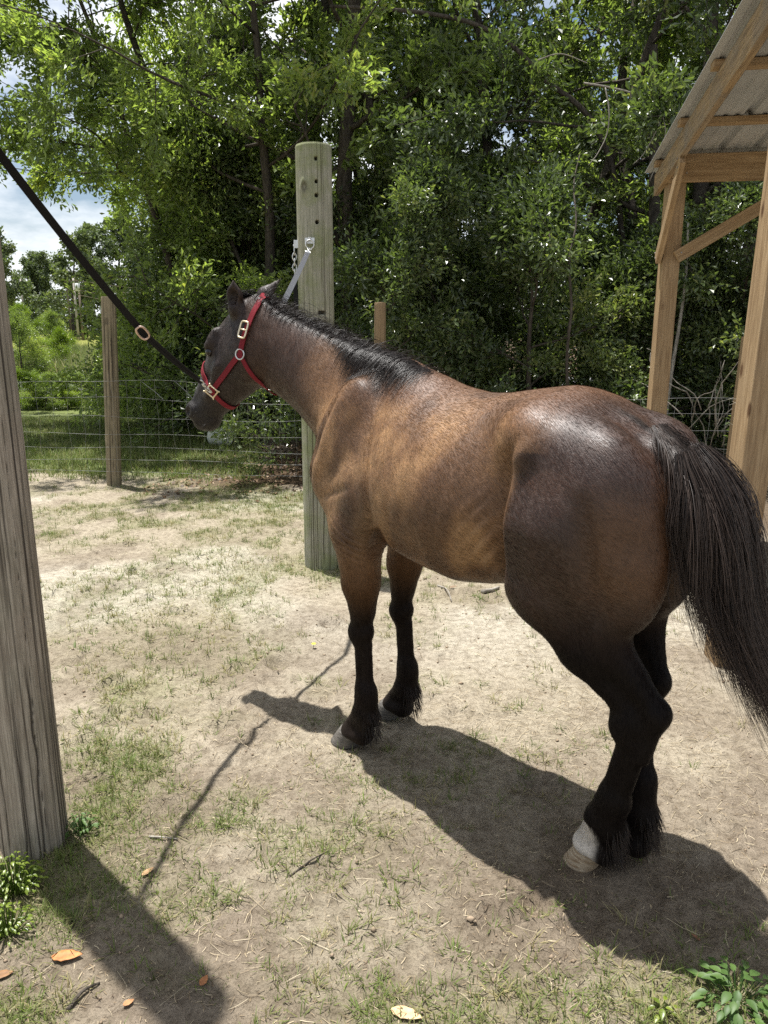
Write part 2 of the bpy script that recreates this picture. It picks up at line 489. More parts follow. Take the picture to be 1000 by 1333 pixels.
# crumbs of earth
n = 2600
x, y = sample_yard(n, -1.8, 2.2, 1.45, 5.5, lambda x, y: 0.25 + 0.75 * sstep(0.5, 0.65, vnoise(np.stack([x, y, 0 * x], 1), 2.2, 95)))
n = len(x); r = rng.gamma(1.6, 0.0016, n) + 0.001; z = ground_height(x, y)
oc = np.array([(1, 0, 0), (0, 1, 0), (-1, 0, 0), (0, -1, 0), (0, 0, 1), (0, 0, -1)], float)
V = (np.stack([x, y, z + r * 0.3], 1)[:, None] + oc[None] * (r[:, None, None] * rng.uniform(0.6, 1.3, (n, 6, 1)))).reshape(-1, 3)
T = np.array([(0, 1, 4), (1, 2, 4), (2, 3, 4), (3, 0, 4), (1, 0, 5), (2, 1, 5), (3, 2, 5), (0, 3, 5)])
me = np_mesh('dirt', V, (np.arange(n)[:, None, None] * 6 + T[None]).reshape(-1, 3)); 
tag(link_mesh('dirt', me, plain('dirt_crumbs', (0.26, 0.20, 0.14), 0.95, 0, 0.1, 0.4, 60)), 'small crumbs of earth scattered over the trodden sand', kind='stuff')
# ------------------------------------------------------------------ the horse
# Built as one continuous surface: a distance field of lofted trunk, neck and head sections and tapered limb
# chains, blended smoothly, then meshed.  Horse space: x forward, y to its left, z up, origin under the withers.
HORSE_O = Vector((-0.034, 2.99, 0.0))
HORSE_F = Vector((-0.66, 0.75, 0)).normalized()
HORSE_ROT = math.atan2(HORSE_F.y, HORSE_F.x)
HORSE_M = Matrix.Translation(HORSE_O) @ Matrix.Rotation(HORSE_ROT, 4, 'Z')
VOX = 0.0075
HEAD_P = np.array([0.60, 0.14]); HEAD_A = R(18)
HEAD_S0 = np.array([0.02, 1.68]); HE = np.array([0.62, -0.785]); HF = np.array([0.785, 0.62])

def head_pt(s, d, v):
    """head coordinates (s down the face, d towards the front of the face, v to its left) -> horse space"""
    u = HEAD_S0[0] + s * HE[0] + d * HF[0]; z = HEAD_S0[1] + s * HE[1] + d * HF[1]
    ca, sa = math.cos(HEAD_A), math.sin(HEAD_A)
    return np.array([HEAD_P[0] + u * ca - v * sa, HEAD_P[1] + u * sa + v * ca, z])

def to_head(X, Y, Z):
    ca, sa = math.cos(HEAD_A), math.sin(HEAD_A)
    u = (X - HEAD_P[0]) * ca + (Y - HEAD_P[1]) * sa - HEAD_S0[0]
    v = -(X - HEAD_P[0]) * sa + (Y - HEAD_P[1]) * ca
    w = Z - HEAD_S0[1]
    return u * HE[0] + w * HE[1], u * HF[0] + w * HF[1], v

class Field:
    def __init__(self, lo, hi, h):
        self.lo = np.array(lo, float); self.h = h
        self.n = np.ceil((np.array(hi) - self.lo) / h).astype(int) + 1
        self.f = np.full(self.n, 0.5, np.float32)
        self.ax = [self.lo[i] + h * np.arange(self.n[i]) for i in range(3)]
    def apply(self, fn, lo, hi, k, mode='add', pad=0.03):
        m = max(k, pad)
        a = np.clip(np.floor((np.array(lo) - m - self.lo) / self.h).astype(int), 0, self.n - 1)
        b = np.clip(np.ceil((np.array(hi) + m - self.lo) / self.h).astype(int) + 1, 1, self.n)
        sl = tuple(slice(a[i], b[i]) for i in range(3))
        X, Y, Z = np.meshgrid(*[self.ax[i][sl[i]].astype(np.float32) for i in range(3)], indexing='ij', sparse=True)
        g = fn(X, Y, Z).astype(np.float32); f = self.f[sl]
        if mode == 'sub': f = -f
        h = np.maximum(k - np.abs(f - g), 0) / max(k, 1e-6)
        r = np.minimum(f, g) - h * h * k * 0.25
        self.f[sl] = -r if mode == 'sub' else r
    # -- primitives
    def ell(self, c, r, k=0.05, rot=None, mode='add'):
        c = np.array(c, float); r = np.array(r, float)
        M = np.eye(3) if rot is None else np.array(rot)
        ext = np.sqrt(((M * r) ** 2).sum(1)) if rot is not None else r
        def fn(X, Y, Z):
            X, Y, Z = np.broadcast_arrays(X - c[0], Y - c[1], Z - c[2])
            q = [X * M[0, i] + Y * M[1, i] + Z * M[2, i] for i in range(3)]
            k0 = np.sqrt(sum((q[i] / r[i]) ** 2 for i in range(3))); k1 = np.sqrt(sum((q[i] / r[i] ** 2) ** 2 for i in range(3)))
            return k0 * (k0 - 1) / np.maximum(k1, 1e-5)
        self.apply(fn, c - ext, c + ext, k, mode)
    def cone(self, a, b, r1, r2, k=0.03, mode='add', sq=None):
        """tapered capsule; sq = (unit direction, factor) flattens it along that direction"""
        a = np.array(a, float); b = np.array(b, float); R_ = max(r1, r2)
        ba = b - a
        def fn(X, Y, Z):
            P = [X - a[0], Y - a[1], Z - a[2]]
            t = np.clip((P[0] * ba[0] + P[1] * ba[1] + P[2] * ba[2]) / (ba @ ba), 0, 1)
            q = [P[i] - t * ba[i] for i in range(3)]
            if sq is not None:
                n, s = np.array(sq[0], float), sq[1]
                w = q[0] * n[0] + q[1] * n[1] + q[2] * n[2]
                q = [q[i] + n[i] * w * (s - 1) for i in range(3)]
            return np.sqrt(q[0] ** 2 + q[1] ** 2 + q[2] ** 2) - (r1 + t * (r2 - r1))
        self.apply(fn, np.minimum(a, b) - R_, np.maximum(a, b) + R_, k, mode)
    def chain(self, pts, k=0.03, sq=None):
        for (p, q) in zip(pts[:-1], pts[1:]): self.cone(p[0], q[0], p[1], q[1], k, sq=sq)
    def loft(self, to_local, st, lo, hi, k=0.05, pear=None):
        """st rows: s, top, bottom, half width, sideways offset;  to_local gives (s, d, w)"""
        st = np.array(st, float)
        ss = np.linspace(st[0, 0], st[-1, 0], 240)
        def smooth(col):
            y = np.interp(ss, st[:, 0], st[:, col])
            ker = np.hanning(17); ker /= ker.sum()
            return np.convolve(np.pad(y, 8, mode='edge'), ker, 'valid')
        top, bot, hw, off = smooth(1), smooth(2), smooth(3), smooth(4)
        pr = np.interp(ss, *pear) if pear is not None else np.zeros_like(ss)
        def fn(X, Y, Z):
            s, d, w = np.broadcast_arrays(*to_local(X, Y, Z))
            sc = np.clip(s, ss[0], ss[-1])
            T, B, W, Of, P = (np.interp(sc, ss, v) for v in (top, bot, hw, off, pr))
            c = (T * 0.5 + B * 0.5); a = np.maximum((T - B) * 0.5, 0.01)
            dd = (d - c) / a; wb = np.maximum(W * (1 - P * np.clip(dd, -1, 1.2)), 0.01)
            ww = (w - Of)
            k0 = np.sqrt((ww / wb) ** 2 + dd ** 2); k1 = np.sqrt((ww / wb ** 2) ** 2 + (dd / a) ** 2)
            r = k0 * (k0 - 1) / np.maximum(k1, 1e-4)
            e = np.maximum(ss[0] - s, s - ss[-1])
            return np.where(e > 0, np.sqrt(np.maximum(r, 0) ** 2 + e ** 2), r)
        self.apply(fn, lo, hi, k)
    def mesh(self):
        """naive surface nets"""
        f = self.f; ins = f < 0
        n = self.n - 1
        cnt = np.zeros(n, np.int8)
        for dx in (0, 1):
            for dy in (0, 1):
                for dz in (0, 1):
                    cnt += ins[dx:dx + n[0], dy:dy + n[1], dz:dz + n[2]]
        act = np.argwhere((cnt > 0) & (cnt < 8))
        idx = np.full(n, -1, np.int32); idx[tuple(act.T)] = np.arange(len(act))
        acc = np.zeros((len(act), 3)); num = np.zeros(len(act))
        corners = [(a, b, c) for a in (0, 1) for b in (0, 1) for c in (0, 1)]
        vals = {c: f[act[:, 0] + c[0], act[:, 1] + c[1], act[:, 2] + c[2]] for c in corners}
        for c in corners:
            for ax in range(3):
                if c[ax] == 0:
                    d = list(c); d[ax] = 1; d = tuple(d)
                    v0, v1 = vals[c], vals[d]; x = (v0 < 0) != (v1 < 0)
                    t = np.where(x, v0 / np.where(x, v0 - v1, 1), 0)
                    p = np.array(c, float) + np.eye(3)[ax] * t[:, None]
                    acc[x] += p[x]; num[x] += 1
        V = self.lo + (act + acc / num[:, None]) * self.h
        Q = []
        for ax in range(3):
            o1, o2 = [(1, 2), (2, 0), (0, 1)][ax]
            A = [slice(None)] * 3; B = [slice(None)] * 3; A[ax] = slice(0, -1); B[ax] = slice(1, None)
            a_, b_ = ins[tuple(A)], ins[tuple(B)]
            e = np.argwhere(a_ != b_)
            e = e[(e[:, o1] > 0) & (e[:, o2] > 0) & (e[:, o1] < n[o1]) & (e[:, o2] < n[o2])]
            flip = a_[tuple(e.T)]
            def at(d1, d2):
                q = e.copy(); q[:, o1] -= d1; q[:, o2] -= d2
                return idx[tuple(q.T)]
            q = np.stack([at(1, 1), at(0, 1), at(0, 0), at(1, 0)], 1)
            q[~flip] = q[~flip][:, ::-1]
            Q.append(q)
        return V, np.concatenate(Q)

def roty(a):
    c, s = math.cos(a), math.sin(a); return np.array([[c, 0, s], [0, 1, 0], [-s, 0, c]])

FL = Field((-1.50, -0.42, 0.02), (1.08, 0.46, 2.0), VOX)

def build_trunk():
    st = [(0.215, 1.26, 1.08, 0.06), (0.20, 1.30, 1.04, 0.10), (0.13, 1.42, 0.98, 0.165), (0.02, 1.52, 0.94, 0.205), (-0.10, 1.572, 0.912, 0.225),
          (-0.20, 1.572, 0.888, 0.245), (-0.30, 1.545, 0.866, 0.268), (-0.42, 1.508, 0.845, 0.29), (-0.55, 1.488, 0.832, 0.305),
          (-0.67, 1.494, 0.855, 0.30), (-0.82, 1.520, 0.90, 0.278), (-0.93, 1.532, 1.0, 0.245), (-1.02, 1.49, 1.05, 0.215), (-1.10, 1.445, 1.08, 0.185),
          (-1.18, 1.385, 1.12, 0.14), (-1.25, 1.31, 1.16, 0.09), (-1.285, 1.26, 1.2, 0.04)]
    st = [r + (0.0,) for r in st][::-1]
    FL.loft(lambda X, Y, Z: (X + 0 * Y + 0 * Z, Z + 0 * X, Y + 0 * X), st, (-1.36, -0.32, 0.82), (0.23, 0.32, 1.59), 0.05,
            pear=([-1.35, -1.0, -0.7, -0.5, -0.3, -0.15, 0.05, 0.2], [0.0, 0.0, 0.06, 0.10, 0.22, 0.40, 0.30, 0.05]))
    # neck
    e = np.array([0.915, 0.40]); e /= np.linalg.norm(e)
    def loc(X, Y, Z):
        a, b = X + 0.05, Z - 1.33
        return a * e[0] + b * e[1] + 0 * Y, -a * e[1] + b * e[0] + 0 * Y, Y + 0 * X + 0 * Z
    ns = [(-0.22, 0.10, -0.15, 0.05, 0.0), (-0.12, 0.19, -0.25, 0.11, 0.0), (-0.03, 0.245, -0.29, 0.15, 0.0), (0.06, 0.25, -0.285, 0.155, 0.0), (0.16, 0.235, -0.26, 0.142, 0.008), (0.27, 0.213, -0.208, 0.122, 0.022),
          (0.40, 0.193, -0.168, 0.106, 0.045), (0.52, 0.186, -0.15, 0.094, 0.075), (0.62, 0.184, -0.142, 0.088, 0.105), (0.70, 0.172, -0.13, 0.082, 0.132), (0.76, 0.14, -0.09, 0.066, 0.148), (0.79, 0.10, -0.04, 0.04, 0.155)]
    FL.loft(loc, ns, (-0.32, -0.2, 1.0), (0.78, 0.28, 1.90), 0.10, pear=([0, 0.2, 0.7], [0.35, 0.28, 0.15]))

def build_head():
    hs = [(-0.145, 0.055, -0.05, 0.035), (-0.10, 0.10, -0.105, 0.062), (-0.04, 0.130, -0.15, 0.075), (0.04, 0.146, -0.17, 0.082), (0.12, 0.158, -0.172, 0.088),
          (0.18, 0.154, -0.158, 0.089), (0.25, 0.136, -0.132, 0.080), (0.32, 0.121, -0.105, 0.068), (0.39, 0.112, -0.08, 0.058), (0.445, 0.104, -0.066, 0.055),
          (0.49, 0.090, -0.06, 0.056), (0.525, 0.062, -0.052, 0.050), (0.545, 0.02, -0.03, 0.035)]
    hs = [r + (0.0,) for r in hs]
    c = [head_pt(s, d, v) for s in (-0.15, 0.6) for d in (-0.17, 0.17) for v in (-0.1, 0.1)]
    FL.loft(to_head, hs, np.min(c, 0), np.max(c, 0), 0.05)
    B = np.stack([head_pt(1, 0, 0) - head_pt(0, 0, 0), head_pt(0, 1, 0) - head_pt(0, 0, 0), head_pt(0, 0, 1) - head_pt(0, 0, 0)], 1)
    for sg in (1, -1):
        FL.ell(head_pt(0.07, -0.065, sg * 0.052), (0.125, 0.105, 0.046), 0.03, B)                 # cheek
        FL.cone(head_pt(0.10, 0.120, sg * 0.070), head_pt(0.172, 0.110, sg * 0.074), 0.018, 0.021, 0.035)   # brow
        FL.cone(head_pt(0.20, 0.02, sg * 0.082), head_pt(0.36, 0.008, sg * 0.06), 0.012, 0.010, 0.03)       # facial crest
        FL.ell(head_pt(0.190, 0.094, sg * 0.092), (0.024, 0.017, 0.014), 0.012, B, 'sub')          # eye socket
        FL.ell(head_pt(0.075, 0.105, sg * 0.088), (0.035, 0.02, 0.012), 0.03, B, 'sub')            # hollow over the eye
        FL.ell(head_pt(0.485, 0.052, sg * 0.042), (0.042, 0.036, 0.026), 0.02, B)                  # nostril wing
        FL.ell(head_pt(0.498, 0.058, sg * 0.066), (0.021, 0.013, 0.018), 0.010, B, 'sub')          # nostril
        FL.cone(head_pt(0.525, -0.012, sg * 0.05), head_pt(0.44, -0.022, sg * 0.060), 0.004, 0.003, 0.008, 'sub')  # mouth corner
        FL.cone(head_pt(0.28, 0.04, sg * 0.090), head_pt(0.44, 0.06, sg * 0.066), 0.012, 0.008, 0.03, 'sub')
        # ears: root, blade, hollow
        root = head_pt(-0.06, 0.10, sg * 0.062)
        if sg > 0: tip = head_pt(-0.145, 0.145, 0.092); face = head_pt(0, 0, 1) - head_pt(0, 0, 0) - 0.3 * (head_pt(0, 1, 0) - head_pt(0, 0, 0))
        else: tip = head_pt(-0.200, 0.098, -0.130); face = -(head_pt(0, 0, 1) - head_pt(0, 0, 0)) + 0.2 * (head_pt(0, 1, 0) - head_pt(0, 0, 0))
        ax = tip - root; L = np.linalg.norm(ax); ax /= L
        face = face - ax * (face @ ax); face /= np.linalg.norm(face); lat = np.cross(face, ax)
        FL.cone(root - ax * 0.02, root + ax * 0.03, 0.034, 0.026, 0.03)
        FL.cone(root + ax * 0.01, root + ax * L * 0.42, 0.026, 0.034, 0.012, sq=(face, 1.7))
        FL.cone(root + ax * L * 0.42, root + ax * L, 0.034, 0.005, 0.012, sq=(face, 1.7))
        FL.cone(root + ax * L * 0.18 + face * 0.020, root + ax * L * 0.45 + face * 0.021, 0.016, 0.022, 0.008, 'sub')
        FL.cone(root + ax * L * 0.45 + face * 0.021, root + ax * L * 0.92 + face * 0.012, 0.022, 0.004, 0.008, 'sub')
    FL.ell(head_pt(0.478, -0.048, 0), (0.045, 0.028, 0.036), 0.02, B)                               # chin and lower lip

def build_limbs():
    for sg in (1, -1):
        # shoulder blade, point of shoulder, upper arm, triceps, breast
        FL.ell((-0.02, sg * 0.165, 1.28), (0.115, 0.070, 0.25), 0.08, roty(-0.42))
        FL.cone((-0.115, sg * 0.115, 1.47), (0.05, sg * 0.205, 1.18), 0.014, 0.024, 0.06)
        FL.cone((0.085, sg * 0.140, 1.13), (-0.08, sg * 0.180, 0.98), 0.080, 0.085, 0.07)
        FL.ell((-0.155, sg * 0.195, 1.08), (0.11, 0.07, 0.155), 0.05, roty(-0.5))
        FL.ell((0.10, sg * 0.075, 1.06), (0.07, 0.08, 0.12), 0.06)
        FL.cone((-0.15, sg * 0.18, 0.985), (-0.15, sg * 0.165, 0.93), 0.04, 0.035, 0.05)
    def fore(y, pts, rk):
        # pts: elbow, mid forearm, above knee, knee, below knee, above fetlock, fetlock, coronet
        P = [np.array((x, y + dy, z)) for x, dy, z in pts]
        FL.cone(P[0], P[1], 0.092, 0.070, 0.06); FL.cone(P[1], P[2], 0.069, 0.046, 0.03)
        FL.cone(P[0] + (-0.03, 0, 0.02), P[2] + (-0.022, 0, 0.02), 0.075, 0.028, 0.04)
        FL.ell(P[3] + (0.004, 0, 0), (0.045, 0.047, 0.058), 0.03)
        FL.ell(P[3] + (0.024, 0, 0.006), (0.026, 0.036, 0.040), 0.02)
        FL.ell(P[3] + (-0.040, 0, 0.012), (0.022, 0.024, 0.032), 0.03)
        FL.cone(P[4] + (0.008, 0, 0.03), P[5] + (0.008, 0, 0), 0.029, 0.026, 0.02)
        FL.cone(P[4] + (-0.028, 0, 0.03), P[5] + (-0.030, 0, 0), 0.018, 0.020, 0.025)
        FL.cone(P[5] + (-0.008, 0, 0.03), P[6] + (-0.004, 0, 0), 0.034, 0.044, 0.035)
        FL.cone(P[5] + (-0.026, 0, 0.02), P[6] + (-0.034, 0, -0.014), 0.024, 0.032, 0.035)
        FL.cone(P[6] + (-0.034, 0, -0.014), P[7] + (-0.055, 0, -0.01), 0.030, 0.030, 0.03)
        FL.cone(P[6], P[7], 0.040, 0.044, 0.03)
        FL.ell(P[7] + (-0.01, 0, -0.012), (0.062, 0.056, 0.022), 0.03)
        FL.ell(P[7] + (-0.062, 0, -0.010), (0.030, 0.042, 0.036), 0.03)
    fore(0.145, [(-0.080, 0.022, 0.93), (-0.092, 0.012, 0.74), (-0.085, 0.0, 0.60), (-0.080, 0, 0.525), (-0.09, 0, 0.45), (-0.098, 0, 0.26), (-0.094, 0, 0.19), (-0.03, 0, 0.092)], 1)
    fore(-0.135, [(-0.03, -0.022, 0.93), (-0.016, -0.010, 0.74), (-0.012, 0, 0.60), (-0.010, 0, 0.525), (-0.024, 0, 0.45), (-0.040, 0, 0.26), (-0.036, 0, 0.19), (0.030, 0, 0.092)], 1)
    # hindquarters
    for sg in (1, -1):
        FL.ell((-0.95, sg * 0.135, 1.355), (0.19, 0.125, 0.13), 0.07, roty(-0.30))                 # croup
        FL.ell((-0.905, sg * 0.205, 1.40), (0.06, 0.045, 0.055), 0.08)                             # point of hip
        FL.ell((-1.065, sg * 0.158, 1.17), (0.19, 0.140, 0.28), 0.06, roty(-0.26))                # thigh
        FL.ell((-1.175 - 0.03 * (sg > 0), sg * 0.105, 1.12), (0.105, 0.10, 0.24), 0.06, roty(0.05))                # hamstring
    def hind(sg, y, q):
        # q: stifle, gaskin mid, above hock, hock, below hock, above fetlock, fetlock, coronet
        P = [np.array((x, y + dy, z)) for x, dy, z in q]
        S, G = P[0], P[1]
        FL.cone((-1.0, sg * 0.175, 1.14), S + (-0.02, 0, 0), 0.140, 0.085, 0.07)
        FL.ell(S, (0.070, 0.080, 0.09), 0.05)
        FL.cone((-1.15, sg * 0.12, 1.06), G + (-0.045, 0, 0.02), 0.115, 0.070, 0.06)
        FL.cone(S + (-0.02, 0, -0.02), G, 0.088, 0.070, 0.06)
        FL.cone(G, P[2], 0.072, 0.046, 0.03)
        hk = P[3] + (-0.078, 0, 0.042)
        FL.cone(G + (-0.06, 0, 0.05), hk, 0.05, 0.022, 0.04)
        FL.cone(G + (-0.085, 0, 0.08), hk + (-0.004, 0, 0), 0.03, 0.018, 0.03)
        FL.ell(P[3], (0.060, 0.048, 0.068), 0.035)
        FL.ell(hk, (0.030, 0.028, 0.040), 0.025)
        FL.cone(hk, P[4] + (-0.035, 0, -0.02), 0.026, 0.022, 0.03)
        FL.ell(P[3] + (0.02, 0, -0.035), (0.042, 0.045, 0.05), 0.03)
        FL.cone(P[4] + (0.008, 0, 0.02), P[5] + (0.006, 0, 0), 0.034, 0.029, 0.02)
        FL.cone(P[4] + (-0.032, 0, 0.02), P[5] + (-0.034, 0, 0.01), 0.021, 0.021, 0.025)
        FL.cone(P[5] + (-0.008, 0, 0.03), P[6], 0.038, 0.048, 0.035)
        FL.cone(P[5] + (-0.03, 0, 0.02), P[6] + (-0.038, 0, -0.012), 0.027, 0.034, 0.035)
        FL.cone(P[6] + (-0.038, 0, -0.014), P[7] + (-0.055, 0, -0.01), 0.032, 0.032, 0.03)
        FL.cone(P[6], P[7], 0.042, 0.045, 0.03)
        FL.ell(P[7] + (-0.01, 0, -0.012), (0.062, 0.056, 0.022), 0.03)
        FL.ell(P[7] + (-0.062, 0, -0.012), (0.030, 0.042, 0.036), 0.03)
    hind(1, 0.09, [(-0.960, 0.09, 0.955), (-1.085, 0.04, 0.785), (-1.185, 0.01, 0.675), (-1.232, 0, 0.605), (-1.24, 0, 0.52), (-1.170, -0.022, 0.29), (-1.138, -0.036, 0.215), (-1.095, -0.052, 0.102)])
    hind(-1, -0.10, [(-0.86, -0.08, 0.905), (-1.05, -0.04, 0.775), (-1.11, -0.01, 0.675), (-1.125, 0, 0.605), (-1.140, 0, 0.52), (-1.165, 0.01, 0.29), (-1.17, 0.012, 0.205), (-1.135, 0.015, 0.092)])
    # dock of the tail, flank hollow, groin fold, sheath line
    FL.chain([((-1.10, 0, 1.38), 0.06), ((-1.20, 0, 1.355), 0.042), ((-1.27, 0, 1.315), 0.034), ((-1.32, 0, 1.24), 0.022)], 0.05)
    for sg in (1, -1):
        FL.ell((-0.845, sg * 0.350, 1.26), (0.05, 0.055, 0.13), 0.08, None, 'sub')
        FL.cone((-0.19, sg * 0.280, 1.32), (-0.235, sg * 0.292, 1.02), 0.008, 0.006, 0.06, 'sub')      # behind the shoulder
        FL.cone((-0.30, sg * 0.20, 1.02), (-0.20, sg * 0.17, 0.90), 0.02, 0.015, 0.05, 'sub')
        FL.cone((-1.15, sg * 0.315, 1.25), (-1.19, sg * 0.24, 0.92), 0.006, 0.010, 0.06, 'sub')    # groove between thigh and hamstring
        FL.cone((0.17, sg * 0.135, 1.20), (0.42, sg * 0.105 + 0.06, 1.43), 0.008, 0.005, 0.05, 'sub')   # jugular groove

build_trunk(); build_head(); build_limbs()
HV, HQ = FL.mesh()
del FL

def lap_smooth(V, Q, it=2, lam=0.5):
    E = np.concatenate([Q[:, [0, 1]], Q[:, [1, 2]], Q[:, [2, 3]], Q[:, [3, 0]]])
    E = np.concatenate([E, E[:, ::-1]])
    deg = np.bincount(E[:, 0], minlength=len(V))[:, None]
    for j in range(it):
        for s in (lam, -lam * 1.03):
            acc = np.stack([np.bincount(E[:, 0], weights=V[E[:, 1], i], minlength=len(V)) for i in range(3)], 1)
            V = V + s * (acc / np.maximum(deg, 1) - V)
    return V
HV = lap_smooth(HV, HQ, 5)
# ------------------------------------------------------------------ coat, hooves, eyes, hair
_p = HV
_n1 = fbm(_p, 4.0, 4, 11); _n2 = fbm(_p, 14.0, 3, 23)
x, y, z = HV[:, 0], HV[:, 1], HV[:, 2]
hs_, hd_, hv_ = to_head(x, y, z)
# skin detail: faint ribs, crossing folds at the flank, soft muscle unevenness
bar = sstep(-0.80, -0.66, x) * (1 - sstep(-0.34, -0.22, x)) * sstep(0.90, 1.0, z) * (1 - sstep(1.28, 1.42, z))
off = 0.0007 * np.sin((x + 0.25 * (z - 1.1)) * 2 * math.pi / 0.075) * bar
fl_ = np.exp(-((x + 0.80) / 0.06) ** 2) * np.exp(-((z - 1.05) / 0.14) ** 2)
off += 0.003 * fl_ * np.sin((z + 0.9 * x) * 2 * math.pi / 0.05 + 3 * _n1)
off += 0.010 * (_n1 - 0.5) * sstep(0.5, 0.75, z) * (1 - sstep(0.62, 0.72, x)) + 0.003 * (_n2 - 0.5)
elb = np.exp(-((x + 0.13) / 0.07) ** 2) * np.exp(-((z - 0.92) / 0.07) ** 2)
off += 0.004 * elb * np.sin((z - 0.6 * x) * 2 * math.pi / 0.03)
# the crease where the flank meets the thigh
_xc = np.interp(z, [0.88, 0.98, 1.10, 1.22, 1.34, 1.44], [-0.865, -0.880, -0.886, -0.886, -0.900, -0.945])
_dx = x - _xc; _az = sstep(0.88, 0.98, z) * sstep(1.42, 1.33, z) * (np.abs(y) > 0.14)
off += _az * (-0.013 * np.exp(-((_dx - 0.014) / 0.022) ** 2) + 0.014 * np.exp(-((_dx + 0.030) / 0.034) ** 2) + 0.004 * np.exp(-((_dx - 0.075) / 0.03) ** 2))
# shoulder: groove along the blade, soft ridges of the muscles
_sx = np.interp(z, [1.08, 1.2, 1.32, 1.46], [0.105, 0.065, 0.02, -0.05]); _ds = x - _sx; _as = sstep(1.06, 1.14, z) * sstep(1.50, 1.42, z) * (np.abs(y) > 0.10)
off += _as * (-0.008 * np.exp(-((_ds - 0.028) / 0.018) ** 2) + 0.006 * np.exp(-((_ds + 0.018) / 0.026) ** 2))
_tx = np.interp(z, [0.95, 1.05, 1.2, 1.35], [-0.20, -0.265, -0.245, -0.215]); _dt = x - _tx; _at = sstep(0.93, 1.0, z) * sstep(1.40, 1.28, z) * (np.abs(y) > 0.12)
off += _at * (-0.007 * np.exp(-((_dt + 0.012) / 0.020) ** 2) + 0.005 * np.exp(-((_dt - 0.030) / 0.030) ** 2))
_zu = 1.10 - 0.35 * (x + 0.05); _du = z - _zu; _au = sstep(-0.20, -0.12, x) * sstep(0.12, 0.05, x) * (np.abs(y) > 0.12)
off += _au * (-0.005 * np.exp(-(_du / 0.016) ** 2) + 0.003 * np.exp(-((_du - 0.035) / 0.03) ** 2))
# hamstring line on the quarter, muscle edge of the gaskin
_hx = np.interp(z, [0.85, 1.0, 1.15, 1.3], [-1.16, -1.17, -1.175, -1.15]); off += -0.005 * np.exp(-((x - _hx) / 0.02) ** 2) * sstep(0.86, 0.95, z) * sstep(1.32, 1.2, z) * (np.abs(y) > 0.12)
tmp = np_mesh('tmp', HV, HQ)
N = np.empty(len(HV) * 3, np.float32); tmp.vertices.foreach_get('normal', N); N = N.reshape(-1, 3)
HV = HV + N * off[:, None]
bpy.data.meshes.remove(tmp)

def lerp(a, b, t): return a + (np.asarray(b) - a) * t[:, None]
brown = np.array([0.185, 0.096, 0.043]); rust = np.array([0.090, 0.036, 0.0140]); dark = np.array([0.034, 0.0150, 0.0088])
black = np.array([0.0065, 0.0050, 0.0048]); headc = np.array([0.022, 0.0120, 0.0085]); tan_ = np.array([0.125, 0.058, 0.024])
col = np.tile(brown, (len(HV), 1))
wob = (_n1 - 0.5) * 0.16
col = lerp(col, rust, sstep(1.36, 1.50, z + wob) * (1 - sstep(-0.2, 0.0, x)) * 0.8)                 # redder along the back
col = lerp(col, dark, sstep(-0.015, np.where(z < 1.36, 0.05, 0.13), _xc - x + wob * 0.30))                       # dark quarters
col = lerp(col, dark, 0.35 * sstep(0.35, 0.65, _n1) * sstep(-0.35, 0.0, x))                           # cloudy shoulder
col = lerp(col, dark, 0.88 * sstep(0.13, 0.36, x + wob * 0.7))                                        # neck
col = lerp(col, rust, 0.15 * sstep(0.50, 0.75, _n2) * (z > 0.9))
_dp = fbm(np.stack([x + 0.3 * z, y, z * 0.75], 1), 6.5, 4, 88); _br = sstep(-0.90, -0.80, x) * (1 - sstep(0.10, 0.25, x)) * sstep(0.80, 0.95, z)
col = lerp(col, np.array([0.33, 0.190, 0.088]), 0.72 * sstep(0.47, 0.66, _dp) * _br * (1 - sstep(1.36, 1.48, z)))  # sun-bleached gold mottling that also paints the coat's sheen into the colour
col = lerp(col, np.array([0.062, 0.029, 0.0150]), 0.60 * sstep(0.53, 0.34, _dp) * _br)
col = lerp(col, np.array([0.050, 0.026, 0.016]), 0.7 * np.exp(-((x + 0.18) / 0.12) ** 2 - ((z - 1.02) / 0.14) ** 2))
# back edge of the buttock and the inside of the thighs are paler
col = lerp(col, tan_, 0.55 * sstep(1.10, 1.22, -(x) + wob * 0.4) * sstep(0.9, 1.05, z) * (1 - sstep(1.22, 1.34, z)))
col = lerp(col, headc, sstep(0.52, 0.64, x))
col = lerp(col, black, sstep(0.30, 0.46, hs_ + wob * 0.4) * (x > 0.55) * 0.75)                        # muzzle
fore = (x > -0.5)
zb = np.where(fore, sstep(0.88, 0.56, z + wob * 0.6), sstep(1.02, 0.74, z + wob * 0.6))
col = lerp(col, black, zb * 0.97)                                                                      # black points
col = lerp(col, black, 0.8 * sstep(0.03, 0.008, np.abs(y)) * sstep(-1.0, -1.15, x) * (z > 1.15))
# white on the front of the near hind pastern
hl = np.array([-1.100, 0.038]);
white = sstep(0.150, 0.120, np.hypot(x - (hl[0] + 0.060), y - hl[1]) + 0.5 * np.maximum(z - 0.155, 0) + (_n2 - 0.5) * 0.02) * (z < 0.20) * (x < -0.9) * sstep(-1.160, -1.125, x + 0.2 * (_n2 - 0.5) * 0.3) * (y > -0.03)
col = lerp(col, np.array([0.52, 0.48, 0.43]), white)
cs = (np.hypot(np.hypot(x - 0.005, (y + 0.135)), (z - 0.60) * 0.6) < 0.0)
col *= (0.82 + 0.36 * fbm(HV, 60, 2, 5))[:, None]

gloss = 0.16 + 0.84 * (1 - zb) * (1 - 0.25 * sstep(0.35, 0.6, x)) * sstep(0.7, 0.95, z)
horse = empty('horse', HORSE_O, 'dark bay horse in a red halter standing tied between two posts, one hind pastern white', 'horse', rotz=HORSE_ROT)

